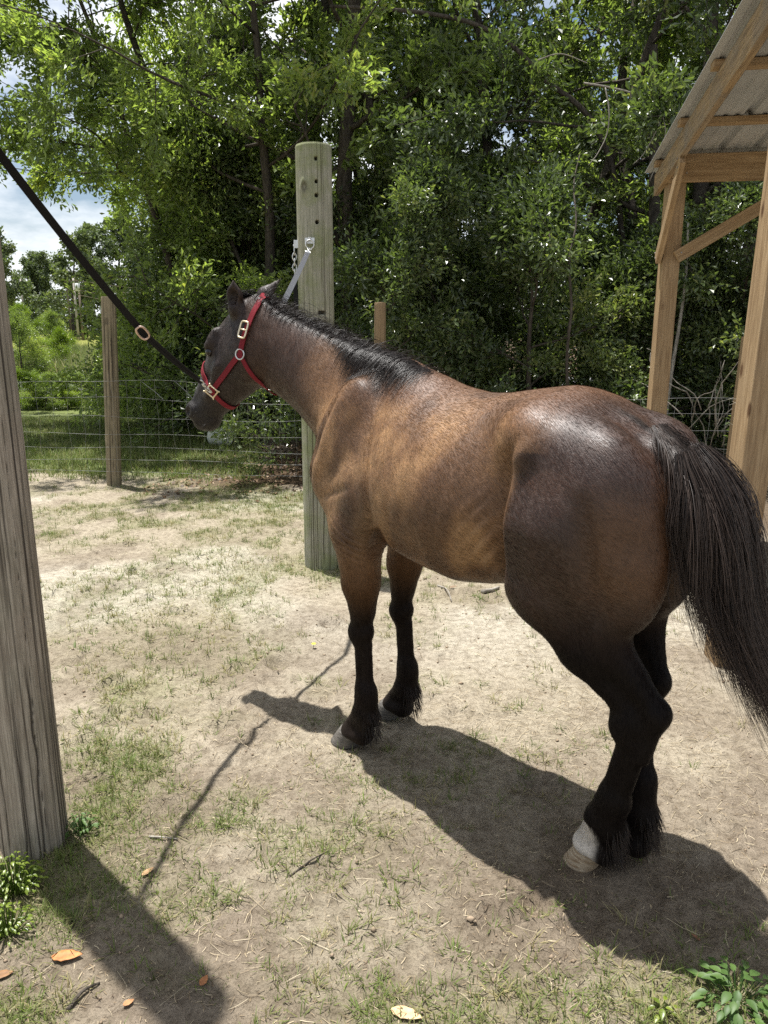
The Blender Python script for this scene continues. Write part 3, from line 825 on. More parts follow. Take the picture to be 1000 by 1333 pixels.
m = MAT('horse_coat', 0.42, 0.42)
vc = m.attr('coat', 'Color')
hairv = m.coords('Object', (90, 260, 140), (0, R(25), 0))
hn = m.noise(hairv, 1.6, 3, 0.6)
fine = m.noise(m.coords('Object', (1, 1, 1)), 300, 3, 0.6)
big = m.noise(m.coords('Object', (1, 1, 1)), 9, 4, 0.6)
sh = m.mix(hn, (0.58, 0.58, 0.58), (1.40, 1.38, 1.35))
c_ = m.mix(1.0, vc, sh, 'MULTIPLY')
c_ = m.mix(1.0, c_, m.ramp(fine, [(0.36, (0.80, 0.80, 0.80)), (0.64, (1.20, 1.19, 1.17))]), 'MULTIPLY')
m.to('Base Color', c_)
_lum = m.math('MULTIPLY', m.attr('gloss'), 1.0)
m.to('Specular IOR Level', m.math('MULTIPLY', _lum, 0.50)); m.to('Coat Weight', m.math('MULTIPLY', _lum, 0.22))
m.to('Roughness', m.math('ADD', m.math('MULTIPLY', fine, 0.30), m.math('ADD', m.math('MULTIPLY', big, 0.24), 0.29)))
b1 = m.bump(hn, 0.38, 0.004)
m.bump(fine, 0.50, 0.003, b1)
m.set('Sheen Weight', 0.02); m.set('Coat Roughness', 0.42); m.set('Coat IOR', 1.45); m.set('Sheen Roughness', 0.45); m.set('Sheen Tint', (0.9, 0.75, 0.6, 1))
COAT = m.m
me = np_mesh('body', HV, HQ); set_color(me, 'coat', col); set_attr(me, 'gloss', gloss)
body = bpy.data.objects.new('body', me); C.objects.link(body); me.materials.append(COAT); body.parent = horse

def horse_part(name, me, mat):
    o = bpy.data.objects.new(name, me); C.objects.link(o)
    if not me.materials: me.materials.append(mat)
    o.parent = horse; return o

BVH = BVHTree.FromPolygons([Vector(v) for v in HV], HQ.tolist())      # in horse space
_inv = HORSE_M.inverted()

def cast_pix(px, py):
    """where the sight line through a photograph pixel meets the horse (horse space)"""
    o = _inv @ Vector((0, 0, CAM_H)); d = (_inv.to_3x3() @ pix_ray(px, py)).normalized()
    return BVH.ray_cast(o, d)[0]

def pix_plane(px, py, yp):
    """sight line through a pixel met with the horse-space plane y = yp"""
    o = _inv @ Vector((0, 0, CAM_H)); d = _inv.to_3x3() @ pix_ray(px, py)
    return np.array(o + d * ((yp - o.y) / d.y))

def push_out(p, gap):
    q, nrm, i, dist = BVH.find_nearest(Vector(p))
    dv = Vector(p) - q
    if dv.dot(nrm) < gap: return np.array(q + nrm * gap)
    return np.array(p)

# short coat hair lying along the body, two triangles each
def make_coat_hair(n):
    rg = np.random.default_rng(77)
    qa = HV[HQ]; area = np.linalg.norm(np.cross(qa[:, 1] - qa[:, 0], qa[:, 3] - qa[:, 0]), axis=1)
    f = rg.choice(len(HQ), n, p=area / area.sum()); u, w = rg.random(n)[:, None], rg.random(n)[:, None]
    q = HQ[f]; P = HV[q[:, 0]] * (1 - u) * (1 - w) + HV[q[:, 1]] * u * (1 - w) + HV[q[:, 2]] * u * w + HV[q[:, 3]] * (1 - u) * w
    Nn = N[q[:, 0]]; c = col[q[:, 0]]; g = gloss[q[:, 0]]
    keep = (P[:, 2] > 0.13); P, Nn, c, g = P[keep], Nn[keep], c[keep], g[keep]; n = len(P)
    lg = sstep(0.95, 0.75, P[:, 2])[:, None]; hd = sstep(0.6, 0.72, P[:, 0])[:, None]; nk = sstep(0.1, 0.4, P[:, 0])[:, None]
    D = np.array([-0.75, 0, -0.55]) * (1 - lg) + np.array([-0.1, 0, -1.0]) * lg
    D = D * (1 - nk) + np.array([-0.55, -0.1, -0.75]) * nk
    hdir = head_pt(1, -0.35, 0) - head_pt(0, 0, 0); D = D * (1 - hd) + hdir * hd
    sw = fbm(P, 7.0, 2, 55) - 0.5; D = D + np.stack([sw * 0.7, sw * 0.3, -sw * 0.8], 1) + rg.normal(0, 0.10, (n, 3))
    D = D - Nn * (D * Nn).sum(1)[:, None]; D /= np.linalg.norm(D, axis=1)[:, None] + 1e-9
    D = D + Nn * rg.uniform(0.03, 0.16, n)[:, None]
    L = (rg.uniform(0.008, 0.017, n) * (1 - 0.35 * hd[:, 0]))[:, None]; S = np.cross(Nn, D) * rg.uniform(0.0005, 0.0009, n)[:, None]
    P = P + Nn * 0.0006
    V = np.stack([P - S, P + S, P + D * L + S * 0.3, P + D * L - S * 0.3], 1).reshape(-1, 3)
    k = np.arange(n)[:, None] * 4
    me = np_mesh('coat_hair', V, k + np.array([[0, 1, 2, 3]]), True)
    set_color(me, 'coat', np.repeat(c * rg.uniform(0.70, 1.42, n)[:, None], 4, 0)); set_attr(me, 'gloss', np.repeat(g, 4)); return me
_cm = MAT('coat_hair_strand', 0.46, 0.5); _cm.to('Base Color', _cm.attr('coat', 'Color')); _cm.to('Specular IOR Level', _cm.math('MULTIPLY', _cm.attr('gloss'), 0.5))
COAT_HAIR = horse_part('coat_hair', make_coat_hair(190000), _cm.m); COAT_HAIR['kind'] = 'stuff'

# hooves: sloping walls with a rounded toe, growth rings and a coronet
def hoof_mesh(cx, cy, yaw=0.0, front=True, tilt=0.0, seed=0):
    V = []; F = []; nz, na = 14, 36
    for i in range(nz):
        t = i / (nz - 1); zz = t * (0.082 if front else 0.10)
        for j in range(na):
            a = 2 * math.pi * j / na
            ca, sa = math.cos(a), math.sin(a)
            L = 0.074 if front else 0.064
            rx = (L - 0.020 * t) * (1.0 if ca > 0 else 0.78); ry = (0.063 if front else 0.055) - 0.010 * t
            px_ = rx * np.sign(ca) * abs(ca) ** 0.9; py_ = ry * np.sign(sa) * abs(sa) ** 0.9
            g = 1 + 0.010 * math.sin(t * 40 + 0.6 * math.sin(a * 2)) - (0.05 * (t < 0.03))
            zt = zz * (0.80 + 0.20 * (0.5 + 0.5 * ca))
            V.append((px_ * g - 0.040 * t + tilt * zt, py_ * g, zt))
    for i in range(nz - 1):
        for j in range(na):
            F.append((i * na + j, i * na + (j + 1) % na, (i + 1) * na + (j + 1) % na, (i + 1) * na + j))
    F.append(tuple(reversed(range(na)))); F.append(tuple(range((nz - 1) * na, nz * na)))
    c, s = math.cos(yaw), math.sin(yaw)
    V = [(cx + px_ * c - py_ * s, cy + px_ * s + py_ * c, pz) for px_, py_, pz in V]
    me = bpy.data.meshes.new('hoof'); me.from_pydata(V, [], F); me.update()
    me.polygons.foreach_set('use_smooth', np.ones(len(me.polygons), bool)); return me

def hoof_mat(name, c1, c2):
    m = MAT(name, 0.62, 0.3)
    v = m.coords('Object', (1, 1, 1)); st = m.noise(m.coords('Object', (14, 14, 90)), 2.2, 4)
    m.to('Base Color', m.ramp(st, [(0.3, c1), (0.7, c2)])); m.bump(st, 0.4, 0.003); return m.m
HOOF_G = hoof_mat('hoof_grey', (0.055, 0.05, 0.045), (0.17, 0.155, 0.135))
HOOF_T = hoof_mat('hoof_tan', (0.20, 0.125, 0.065), (0.46, 0.38, 0.27))
for (cx, cy, yw, fr, mt) in ((0.022, 0.145, 0.05, True, HOOF_G), (0.082, -0.135, -0.05, True, HOOF_G), (-1.068, 0.036, 0.10, False, HOOF_T), (-1.085, -0.085, -0.08, False, HOOF_G)):
    horse_part('hoof', hoof_mesh(cx, cy, yw, fr), mt)

# eyes
EYE = plain('eye_dark', (0.008, 0.005, 0.004), 0.08, 0, 0.6, 0.2, 60, 0)
for sg in (1, -1):
    c = head_pt(0.188, 0.094, sg * 0.074)
    mb = MB(); 
    n = 12
    V = [tuple(c + 0.0185 * np.array([math.sin(t) * math.cos(a), math.sin(t) * math.sin(a), math.cos(t)])) for t in np.linspace(0.01, math.pi - 0.01, n) for a in np.linspace(0, 2 * math.pi, 18, endpoint=False)]
    F = [(i * 18 + j, (i + 1) * 18 + j, (i + 1) * 18 + (j + 1) % 18, i * 18 + (j + 1) % 18) for i in range(n - 1) for j in range(18)]
    mb.add(V, F); horse_part('eye', mb.mesh('eye', True), EYE)

# hair -------------------------------------------------------------------
def hair_mesh(name, strands, r0, r1=0.15):
    """strands: list of (k,3) arrays of the same k; three-sided tapering tubes"""
    S = np.asarray(strands, np.float64); n, k, _ = S.shape
    T = np.gradient(S, axis=1); T /= np.linalg.norm(T, axis=2, keepdims=True) + 1e-9
    ref = np.tile(np.array([0.3, 0.8, 0.52]), (n, k, 1))
    U = np.cross(T, ref); U /= np.linalg.norm(U, axis=2, keepdims=True) + 1e-9
    W = np.cross(T, U)
    rad = np.asarray(r0, float).reshape(-1, 1) * np.ones((n, k)) * np.linspace(1, r1, k)[None]
    V = np.stack([S + rad[..., None] * (math.cos(a) * U + math.sin(a) * W) for a in (0, 2.094, 4.189)], 2)   # n,k,3,3
    base = (np.arange(n)[:, None] * k + np.arange(k - 1)[None]) * 3
    Q = []
    for j in range(3):
        a, b = base + j, base + (j + 1) % 3
        Q.append(np.stack([a, b, b + 3, a + 3], -1).reshape(-1, 4))
    me = np_mesh(name, V.reshape(-1, 3), np.concatenate(Q))
    set_attr(me, 'tint', np.clip(np.repeat(rng.random(n) * 0.75, k * 3) + np.tile(np.repeat(np.linspace(0, 0.3, k) ** 1.5, 3), n), 0, 1))
    return me

def hair_mat(name, ca, cb, rough=0.36):
    m = MAT(name, rough + 0.06, 0.38)
    m.to('Base Color', m.ramp(m.attr('tint'), [(0.0, ca), (0.75, cb), (1.0, tuple(min(1, x * 2.2) for x in cb))])); return m.m
HAIR = hair_mat('mane_hair', (0.008, 0.006, 0.006), (0.022, 0.015, 0.012))

def crest_point(s):
    e = np.array([0.915, 0.40]); e /= np.linalg.norm(e)
    d = np.interp(s, [-0.26, -0.12, -0.03, 0.06, 0.16, 0.27, 0.40, 0.52, 0.62, 0.70, 0.76], [0.115, 0.19, 0.245, 0.25, 0.235, 0.213, 0.193, 0.186, 0.184, 0.172, 0.14])
    w = np.interp(s, [0, 0.06, 0.16, 0.27, 0.40, 0.52, 0.62, 0.70, 0.76], [0, 0, 0.008, 0.022, 0.045, 0.075, 0.105, 0.132, 0.148])
    return np.array([-0.05 + s * e[0] - d * e[1], w, 1.33 + s * e[1] + d * e[0]])

def grow(root, d0, L, k, grav, wob, gap):
    p = np.array(root, float); v = np.array(d0, float); v /= np.linalg.norm(v)
    out = [p.copy()]; st = L / (k - 1)
    for i in range(k - 1):
        v = v + np.array([0, 0, -grav]) + rng.normal(0, wob, 3); v /= np.linalg.norm(v)
        p = push_out(p + v * st, gap * (0.5 + i / k)); out.append(p.copy())
        if i: v = 0.5 * v + 0.5 * (out[-1] - out[-2]) / (np.linalg.norm(out[-1] - out[-2]) + 1e-6)
    return np.array(out)

def make_mane():
    S = []; rr = []
    for i in range(3100):
        s = rng.uniform(-0.25, 0.75)
        if s < 0.0 and rng.random() > 0.15 + 0.85 * max(0, (s + 0.25) / 0.25) ** 1.2: continue
        # locks: strands gather round lock centres along the crest
        lock = round(s / 0.028) * 0.028 + 0.006 * math.sin(s * 90); s2 = s + (lock - s) * 0.35
        c = crest_point(s2) + np.array([0, rng.normal(0, 0.009), 0])
        hz = BVH.ray_cast(Vector((c[0], c[1], 2.5)), Vector((0, 0, -1)))[0]
        if hz is not None: c[2] = hz.z - 0.003
        low = sstep(0.42, 0.05, np.array([s]))[0]
        side = 1 if rng.random() < (0.42 + 0.5 * low) else -1
        L = (0.06 + 0.15 * low) * rng.uniform(0.55, 1.15) if side > 0 else rng.uniform(0.10, 0.24)
        up = rng.uniform(0.2, 0.75) if side > 0 else rng.uniform(0.3, 0.9)
        if side > 0 and low < 0.5: L *= 0.75
        d = np.array([rng.normal(0.0, 0.16) + 0.12 * low, side * (0.75 + rng.normal(0, 0.15)), up])
        S.append(grow(c, d, L, 9, 0.30, 0.05, 0.007 + 0.006 * rng.random())); rr.append(rng.uniform(0.0007, 0.0014))
    for i in range(160):      # flyaway hairs along the crest
        s = rng.uniform(0.2, 0.74); c = crest_point(s)
        S.append(grow(c, (rng.normal(-0.3, 0.4), rng.normal(0, 0.4), 1.0), rng.uniform(0.05, 0.11), 9, 0.10, 0.10, 0.004)); rr.append(0.0007)
    return hair_mesh('mane', S, rr)
horse_part('mane', make_mane(), HAIR)

def make_forelock():
    S = []
    for i in range(420):
        c = head_pt(-0.09 + rng.normal(0, 0.02), 0.115 + rng.normal(0, 0.006), rng.normal(0, 0.028))
        c = push_out(c, 0.0)
        d = head_pt(0.5, 0.75, rng.normal(0, 0.5)) - head_pt(0, 0, 0)
        S.append(grow(c, d, rng.uniform(0.05, 0.13), 8, 0.16, 0.09, 0.008))
    return hair_mesh('forelock', S, rng.uniform(0.0008, 0.0014, len(S)))
horse_part('forelock', make_forelock(), HAIR)

def make_tail():
    gl = [(888, 592), (897, 640), (899, 700), (905, 765), (925, 830), (955, 890), (1000, 945)]
    gm = [(905, 583), (935, 640), (950, 710), (957, 780), (972, 850), (998, 915), (1035, 985)]
    gr = [(908, 578), (936, 612), (960, 670), (978, 750), (994, 820), (1018, 890), (1048, 960)]
    G = np.array([[pix_plane(px, py, yy) for px, py in g] for g, yy in ((gl, 0.055), (gm, 0.0), (gr, -0.05))])   # 3,7,3
    k = 20; tt = np.linspace(0, 6, k)
    def crv(g, t):
        i = np.clip(np.floor(t).astype(int), 0, 5); f = (t - i)[:, None]
        P = np.concatenate([[2 * g[0] - g[1]], g, [2 * g[-1] - g[-2]]])
        p0, p1, p2, p3 = P[i], P[i + 1], P[i + 2], P[i + 3]
        return 0.5 * (2 * p1 + (p2 - p0) * f + (2 * p0 - 5 * p1 + 4 * p2 - p3) * f ** 2 + (3 * p1 - p0 - 3 * p2 + p3) * f ** 3)
    S = []; rr = []
    nl = 70
    lw = rng.random(nl); ln = rng.normal(0, 1, (nl, 3)); lph = rng.random(nl) * 6.28
    for i in range(4600):
        q = int(rng.integers(nl)); w = np.clip(lw[q] + rng.normal(0, 0.035), 0, 1)
        t0 = rng.uniform(0, 1.1) ** 1.4 * (0.4 + 0.6 * w); 
        ends = np.interp(w, [0, 0.12, 0.3, 0.6, 1.0], [3.3, 4.4, 5.6, 6.0, 6.0]) * rng.uniform(0.72, 1.0)
        if rng.random() < 0.14: ends *= rng.uniform(0.4, 0.8)
        t = np.linspace(t0, max(ends, t0 + 1), k)
        a = crv(G[0], t); b = crv(G[1], t); c = crv(G[2], t)
        p = a + (b - a) * (w * 2) if w < 0.5 else b + (c - b) * (w * 2 - 1)
        spread = np.minimum(t / 1.6, 1.0)[:, None]
        depth = (0.030 * ln[q] * np.array([0.3, 1, 0.15]) + rng.normal(0, 0.014, 3)) * (0.35 + 0.65 * spread)
        wav = 0.009 * np.sin(t * 1.7 + lph[q])[:, None] * np.array([1, 1, 0.2]) * spread
        tipd = rng.normal(0, 0.020, 3)[None] * (np.maximum(t - t0, 0) / 5.0)[:, None] ** 2
        S.append(p + depth + wav + tipd); rr.append(rng.uniform(0.0006, 0.0014))
    # short hairs lying over the dock
    for i in range(1100):
        u = rng.random(); c = np.array([-1.185, 0, 1.39]) * (1 - u) + np.array([-1.31, 0, 1.28]) * u
        c = push_out(c + np.array([0, rng.normal(0, 0.026), 0.05]), -0.002)
        d = np.array([-0.8, 0.6 * (c[1] / 0.04), -0.35]); s = grow(c, d, rng.uniform(0.10, 0.30) * (0.4 + u), 20, 0.10, 0.03, 0.006)
        S.append(s); rr.append(rng.uniform(0.0008, 0.0014))
    return hair_mesh('tail', S, rr, 0.2)
horse_part('tail', make_tail(), hair_mat('tail_hair', (0.011, 0.008, 0.007), (0.058, 0.039, 0.030), 0.42))

def make_feather(cx, cy, zt, n, L):
    S = []
    for i in range(n):
        a = rng.normal(math.pi, 0.52)
        c = np.array([cx + 0.05 * math.cos(a), cy + 0.05 * math.sin(a), zt + rng.uniform(-0.075, 0.05)])
        c = push_out(c, -0.002)
        d = np.array([0.55 * math.cos(a), 0.45 * math.sin(a), -0.8])
        s = grow(c, d, rng.uniform(0.4, 1.0) * L, 7, 0.12, 0.07, 0.004)
        s[:, 2] = np.maximum(s[:, 2], 0.006); S.append(s)
    return hair_mesh('fetlock_feather', S, rng.uniform(0.0007, 0.0013, len(S)))
FEA = hair_mat('feather_hair', (0.010, 0.007, 0.006), (0.030, 0.018, 0.012), 0.5)
for a in ((-0.105, 0.145, 0.165, 240, 0.055), (-0.047, -0.135, 0.165, 280, 0.065), (-1.155, 0.045, 0.17, 260, 0.06), (-1.19, -0.088, 0.17, 300, 0.07)):
    horse_part('fetlock_feather', make_feather(*a), FEA)['kind'] = 'stuff'
# whiskers on the muzzle and chin
S = []
for i in range(70):
    c = push_out(head_pt(rng.uniform(0.46, 0.54), rng.uniform(-0.06, 0.05), rng.choice([-1, 1]) * 0.05), 0.0)
    q, nr, ii, dd = BVH.find_nearest(Vector(c)); S.append(grow(c, np.array(nr) + rng.normal(0, 0.3, 3), rng.uniform(0.012, 0.035), 5, 0.12, 0.05, 0.001))
horse_part('whiskers', hair_mesh('whiskers', S, 0.0004), HAIR)['kind'] = 'stuff'
# ------------------------------------------------------------------ round posts
def round_post_mesh(h, r0, r1, seed, na=150, nz=260, ncrack=9, depth=0.012, holes=(), lean=(0, 0), slots=(), flat_top=True, crack_w=0.045):
    rg = np.random.default_rng(seed)
    A = np.linspace(0, 2 * math.pi, na, endpoint=False); Z = np.concatenate([np.linspace(-0.06, h - 0.012, nz - 3), [h - 0.006, h - 0.001, h]])
    a, z = np.meshgrid(A, Z, indexing='ij'); a, z = a.ravel(), z.ravel()
    P = np.stack([np.cos(a) * 1.0, np.sin(a) * 1.0, z * 0.10], 1)
    rad = r0 + (r1 - r0) * np.clip(z / h, 0, 1)
    rad = rad + 0.010 * (fbm(P, 1.2, 2, seed) - 0.5) * 2
    g = fbm(np.stack([np.cos(a), np.sin(a), z * 0.045], 1), 16, 3, seed + 5)
    rad = rad + (g - 0.5) * 0.0055
    dark = np.zeros_like(a)
    for i in range(ncrack):
        a0 = rg.uniform(0, 6.283); z0 = rg.uniform(-0.2, h * 0.75); L = rg.uniform(0.25, 1.0) * h * 0.5; dd = depth * rg.uniform(0.4, 1.0)
        ph = rg.uniform(0, 6.28)
        ac = a0 + 0.09 * np.sin(z * 1.7 + ph) + 0.03 * np.sin(z * 7 + ph * 2) + 0.012 * np.sin(z * 26 + ph) + 0.05 * (vnoise(np.stack([z * 0, z * 0, z], 1), 11, seed + i) - 0.5)
        da = (a - ac + math.pi) % (2 * math.pi) - math.pi
        lon = sstep(z0, z0 + 0.12, z) * sstep(z0 + L, z0 + L - 0.2, z)
        k = np.exp(-(da / (crack_w * rg.uniform(0.22, 1.0) ** 1.5)) ** 2) * lon
        rad = rad - dd * k; dark = np.maximum(dark, k)
    for i in range(4):   # knots
        a0 = rg.uniform(0, 6.283); z0 = rg.uniform(0.2, h - 0.2)
        da = ((a - a0 + math.pi) % (2 * math.pi) - math.pi) * r0; q = np.hypot(da, (z - z0) * 0.7) / 0.028
        rad = rad + 0.006 * np.exp(-(q - 0.9) ** 2 * 4) - 0.004 * np.exp(-q ** 2 * 3); dark = np.maximum(dark, 0.7 * np.exp(-(q - 0.5) ** 2 * 5))
    for (ha, hz, hr) in holes:
        da = ((a - ha + math.pi) % (2 * math.pi) - math.pi) * r0; q = np.hypot(da, z - hz) / hr
        k = sstep(1.15, 0.8, q); rad = rad - 0.055 * k; dark = np.maximum(dark, k)
    for (ha, hz, hw, hh) in slots:
        da = ((a - ha + math.pi) % (2 * math.pi) - math.pi) * r0
        k = sstep(1.1, 0.8, np.abs(da) / hw) * sstep(1.2, 0.8, np.abs(z - hz) / hh); rad = rad - 0.04 * k; dark = np.maximum(dark, k)
    top = sstep(h - 0.013, h, z); rad = rad * (1 - 0.05 * top)
    t = np.clip(z / h, 0, 1)
    V = np.stack([rad * np.cos(a) + lean[0] * t, rad * np.sin(a) + lean[1] * t, z], 1)
    i = np.arange(na)[:, None] * nz + np.arange(nz - 1)[None]; j = ((np.arange(na) + 1) % na)[:, None] * nz + np.arange(nz - 1)[None]
    F = np.stack([i, j, j + 1, i + 1], -1).reshape(-1, 4).tolist()
    V = np.concatenate([V, [[lean[0], lean[1], h + 0.004]]]); c = len(V) - 1
    F += [(a_ * nz + nz - 1, ((a_ + 1) % na) * nz + nz - 1, c) for a_ in range(na)]
    me = bpy.data.meshes.new('post'); me.from_pydata(V.tolist(), [], F); me.update()
    me.polygons.foreach_set('use_smooth', np.ones(len(me.polygons), bool))
    set_attr(me, 'crack', np.concatenate([dark, [0]])); set_attr(me, 'grain', np.concatenate([g, [0.5]]))
    return me

def weathered(name, light, mid, darkc, algae, algae_amt=0.4, grain=1.0):
    m = MAT(name, 0.88, 0.15)
    v = m.coords('Object', (1, 1, 1))
    st = m.noise(m.coords('Object', (42, 42, 1.7)), 2.2, 6, 0.65)
    st2 = m.noise(m.coords('Object', (110, 110, 4)), 2.4, 4, 0.6)
    big = m.noise(v, 5.5, 4, 0.6)
    c = m.ramp(st, [(0.30, mid), (0.52, light), (0.72, tuple(min(1, x * 1.18) for x in light))])
    c = m.mix(m.ramp(st2, [(0.40, (0, 0, 0)), (0.66, (0.75, 0.75, 0.75))]), c, mid)
    c = m.mix(m.math('MULTIPLY', m.ramp(big, [(0.42, (0, 0, 0)), (0.62, (1, 1, 1))]), algae_amt), c, algae)
    c = m.mix(m.ramp(m.attr('grain'), [(0.26, (0.85, 0.85, 0.85)), (0.45, (0, 0, 0))]), c, darkc)
    c = m.mix(m.math('MULTIPLY', m.attr('crack'), 0.9), c, darkc)
    m.to('Base Color', c)
    b = m.bump(st, 0.5 * grain, 0.008); m.bump(st2, 0.45 * grain, 0.004, b); return m.m

W_LEFT = weathered('old_grey_wood', (0.40, 0.350, 0.285), (0.185, 0.150, 0.115), (0.030, 0.024, 0.020), (0.15, 0.155, 0.11), 0.30)
W_MID = weathered('green_grey_wood', (0.36, 0.345, 0.275), (0.20, 0.20, 0.14), (0.05, 0.04, 0.025), (0.19, 0.22, 0.085), 0.65)
W_FENCE = weathered('brown_post_wood', (0.30, 0.25, 0.165), (0.18, 0.145, 0.095), (0.035, 0.028, 0.02), (0.13, 0.13, 0.07), 0.3)
W_PALE = weathered('pale_post_wood', (0.30, 0.21, 0.125), (0.20, 0.14, 0.08), (0.05, 0.035, 0.02), (0.18, 0.15, 0.08), 0.2)

# the two tie posts
LP = on_ground(38, 1106); LP.y += 0.04
left_post = link_mesh('tie_post', round_post_mesh(4.0, 0.104, 0.090, 31, 260, 420, 34, 0.014, crack_w=0.040, lean=(0.0, 0.0)), W_LEFT); left_post.location = (LP.x, LP.y, 0)
tag(left_post, 'cracked grey round post at the near left of the yard', 'post', 'tie posts')
MP = Vector((-0.452, 5.36, 0))
_ca = math.atan2(-MP.y, -MP.x) + 0.10
def zpost(py): return (CAM_H + pix_ray(417, py).z / pix_ray(417, py).y * (MP.y - 0.117))
mid_post = link_mesh('tie_post', round_post_mesh(zpost(184), 0.122, 0.117, 77, 200, 520, 6, 0.010, lean=(0, 0),
      holes=[(_ca, zpost(206), 0.011), (_ca, zpost(236), 0.011), (_ca, zpost(254), 0.012), (_ca, zpost(289), 0.012)],
      slots=[(_ca + 0.18, zpost(407), 0.026, 0.011)]), W_MID)
mid_post.location = MP
tag(mid_post, 'tall greenish grey post with drilled holes behind the horse neck', 'post', 'tie posts')

# ------------------------------------------------------------------ wire fence
WIRE = plain('galvanised_wire', (0.28, 0.28, 0.275), 0.45, 0.6, 0.5, 0.2, 30, 0)
fence = empty('wire_fence', (-3.0, 8.3, 0), 'woven wire fence strung between round posts along the wood', 'fence')
FX = [(-9.5, 8.75), (-6.3, 8.55), (-2.98, 8.33), (-0.047, 7.95), (3.52, 7.62), (6.8, 7.4)]
def fence_y(x): return float(np.interp(x, [p[0] for p in FX], [p[1] for p in FX]))
post_info = [(0, 1.9, 0.075, W_FENCE, None), (1, 1.85, 0.07, W_FENCE, None), (2, 2.0, 0.082, W_FENCE, 'brown round fence post left of the horse head'),
             (3, 1.93, 0.062, W_PALE, 'tan round fence post behind the horse withers'), (5, 1.8, 0.07, W_FENCE, None)]
for (i, h, r, mt, lab) in post_info:
    o = link_mesh('fence_post', round_post_mesh(h, r, r * 0.92, 40 + i, 48, 90, 5, 0.008, lean=(0.10 if i == 2 else 0.01, 0)), mt)
    o.location = (FX[i][0] + (-0.0), FX[i][1], 0)
    tag(o, lab or ('fence post left of the grey post, behind it' if i == 1 else 'fence post at the far left end of the wire' if i == 0 else 'fence post under the trees right of the shed'), 'post', 'fence posts')
lines = [1.13, 0.95, 0.76, 0.58, 0.43, 0.29, 0.16]
xs_ = np.arange(-9.5, 6.8, 0.165)
def wire_pt(x, z, k):
    sag = 0.010 * math.sin(x * 1.9 + k * 1.3) + 0.005 * math.sin(x * 4.7 + k * 2.1)
    return (x, fence_y(x) - 0.085 + 0.012 * math.sin(x * 3 + z * 5), z - 0.10 * float(sstep(0.2, 1.0, np.array([x]))[0]) * z + sag * (0.5 + z) - 0.03 * math.exp(-((x + 1.2) / 0.8) ** 2) * (z > 0.3))
for k, z in enumerate(lines):
    MB().tube([wire_pt(x, z, k) for x in xs_], 0.0016 if k else 0.0020, 5).build('line_wire', WIRE, fence)
for i, x in enumerate(xs_):
    if -4.5 < x < 5.0:
        ktop = 1 if (i * 7) % 11 == 0 else 0
        pts = [wire_pt(x + 0.012 * math.sin(i * 1.7 + k * 2.0), lines[k], k) for k in range(ktop, 7)]
        pts = [(p[0], p[1] + 0.004, p[2]) for p in pts]
        MB().tube(pts, 0.0011, 4).build('stay_wire', WIRE, fence)
for (xa, xb) in ((-2.55, -2.33), (-2.18, -2.0), (-1.75, -1.98)):
    MB().tube([(xa, fence_y(xa) - 0.09, 1.13), ((xa + xb) / 2 + 0.02, fence_y(xa) - 0.10, 1.03), (xb, fence_y(xb) - 0.09, 0.95)], 0.002, 4).build('stay_wire', WIRE, fence)
for (px_, w_) in ((300, 0.0),):
    pass

# square leaning post beside the shed
SAWN = MAT('sawn_pine', 0.7, 0.25)
st = SAWN.noise(SAWN.coords('Object', (26, 26, 1.6)), 2.4, 5, 0.6); bg_ = SAWN.noise(SAWN.coords('Object'), 3.5, 4)
c_ = SAWN.ramp(st, [(0.28, (0.25, 0.150, 0.075)), (0.5, (0.41, 0.275, 0.145)), (0.75, (0.52, 0.365, 0.205))])
c_ = SAWN.mix(SAWN.ramp(bg_, [(0.42, (0, 0, 0)), (0.72, (0.55, 0.55, 0.55))]), c_, (0.27, 0.20, 0.125))
SAWN.to('Base Color', c_); SAWN.bump(st, 0.3, 0.004); SAWN = SAWN.m
def sawn_mat_axis(name, rot, weather=0.0):
    m = MAT(name, 0.72, 0.25)
    s_ = m.noise(m.coords('Object', (26, 26, 1.6) if rot == 'z' else ((1.6, 26, 26) if rot == 'x' else (26, 1.6, 26))), 2.4, 5, 0.6); b_ = m.noise(m.coords('Object'), 3.1, 4)
    c = m.ramp(s_, [(0.28, (0.215, 0.135, 0.070)), (0.5, (0.37, 0.255, 0.140)), (0.75, (0.49, 0.355, 0.210))])
    c = m.mix(m.ramp(b_, [(0.42, (0, 0, 0)), (0.72, (0.5 + weather * 0.5,) * 3)]), c, (0.27, 0.20, 0.125) if weather < 0.3 else (0.22, 0.195, 0.165))
    g2 = m.noise(m.coords('Object', (95, 95, 2.2)), 2.6, 4, 0.65)
    c = m.mix(m.ramp(g2, [(0.34, (0.75 if weather > 0.3 else 0.45,) * 3), (0.52, (0, 0, 0))]), c, (0.10, 0.075, 0.055) if weather > 0.3 else (0.16, 0.085, 0.04))
    kv = m.n.new('ShaderNodeTexVoronoi'); kv.inputs['Scale'].default_value = 1.0; m.l.new(m.coords('Object', (7, 7, 2.6) if rot == 'z' else (7, 2.6, 7)), kv.inputs['Vector'])
    c = m.mix(m.ramp(kv.outputs['Distance'], [(0.07, (0.9, 0.9, 0.9)), (0.13, (0, 0, 0))]), c, (0.09, 0.042, 0.018))
    m.to('Base Color', c); m.bump(s_, 0.35, 0.004); return m.m
SAWN = sawn_mat_axis('sawn_pine_plain', 'z'); SAWN_Y = sawn_mat_axis('sawn_pine_weathered', 'z', 0.9)

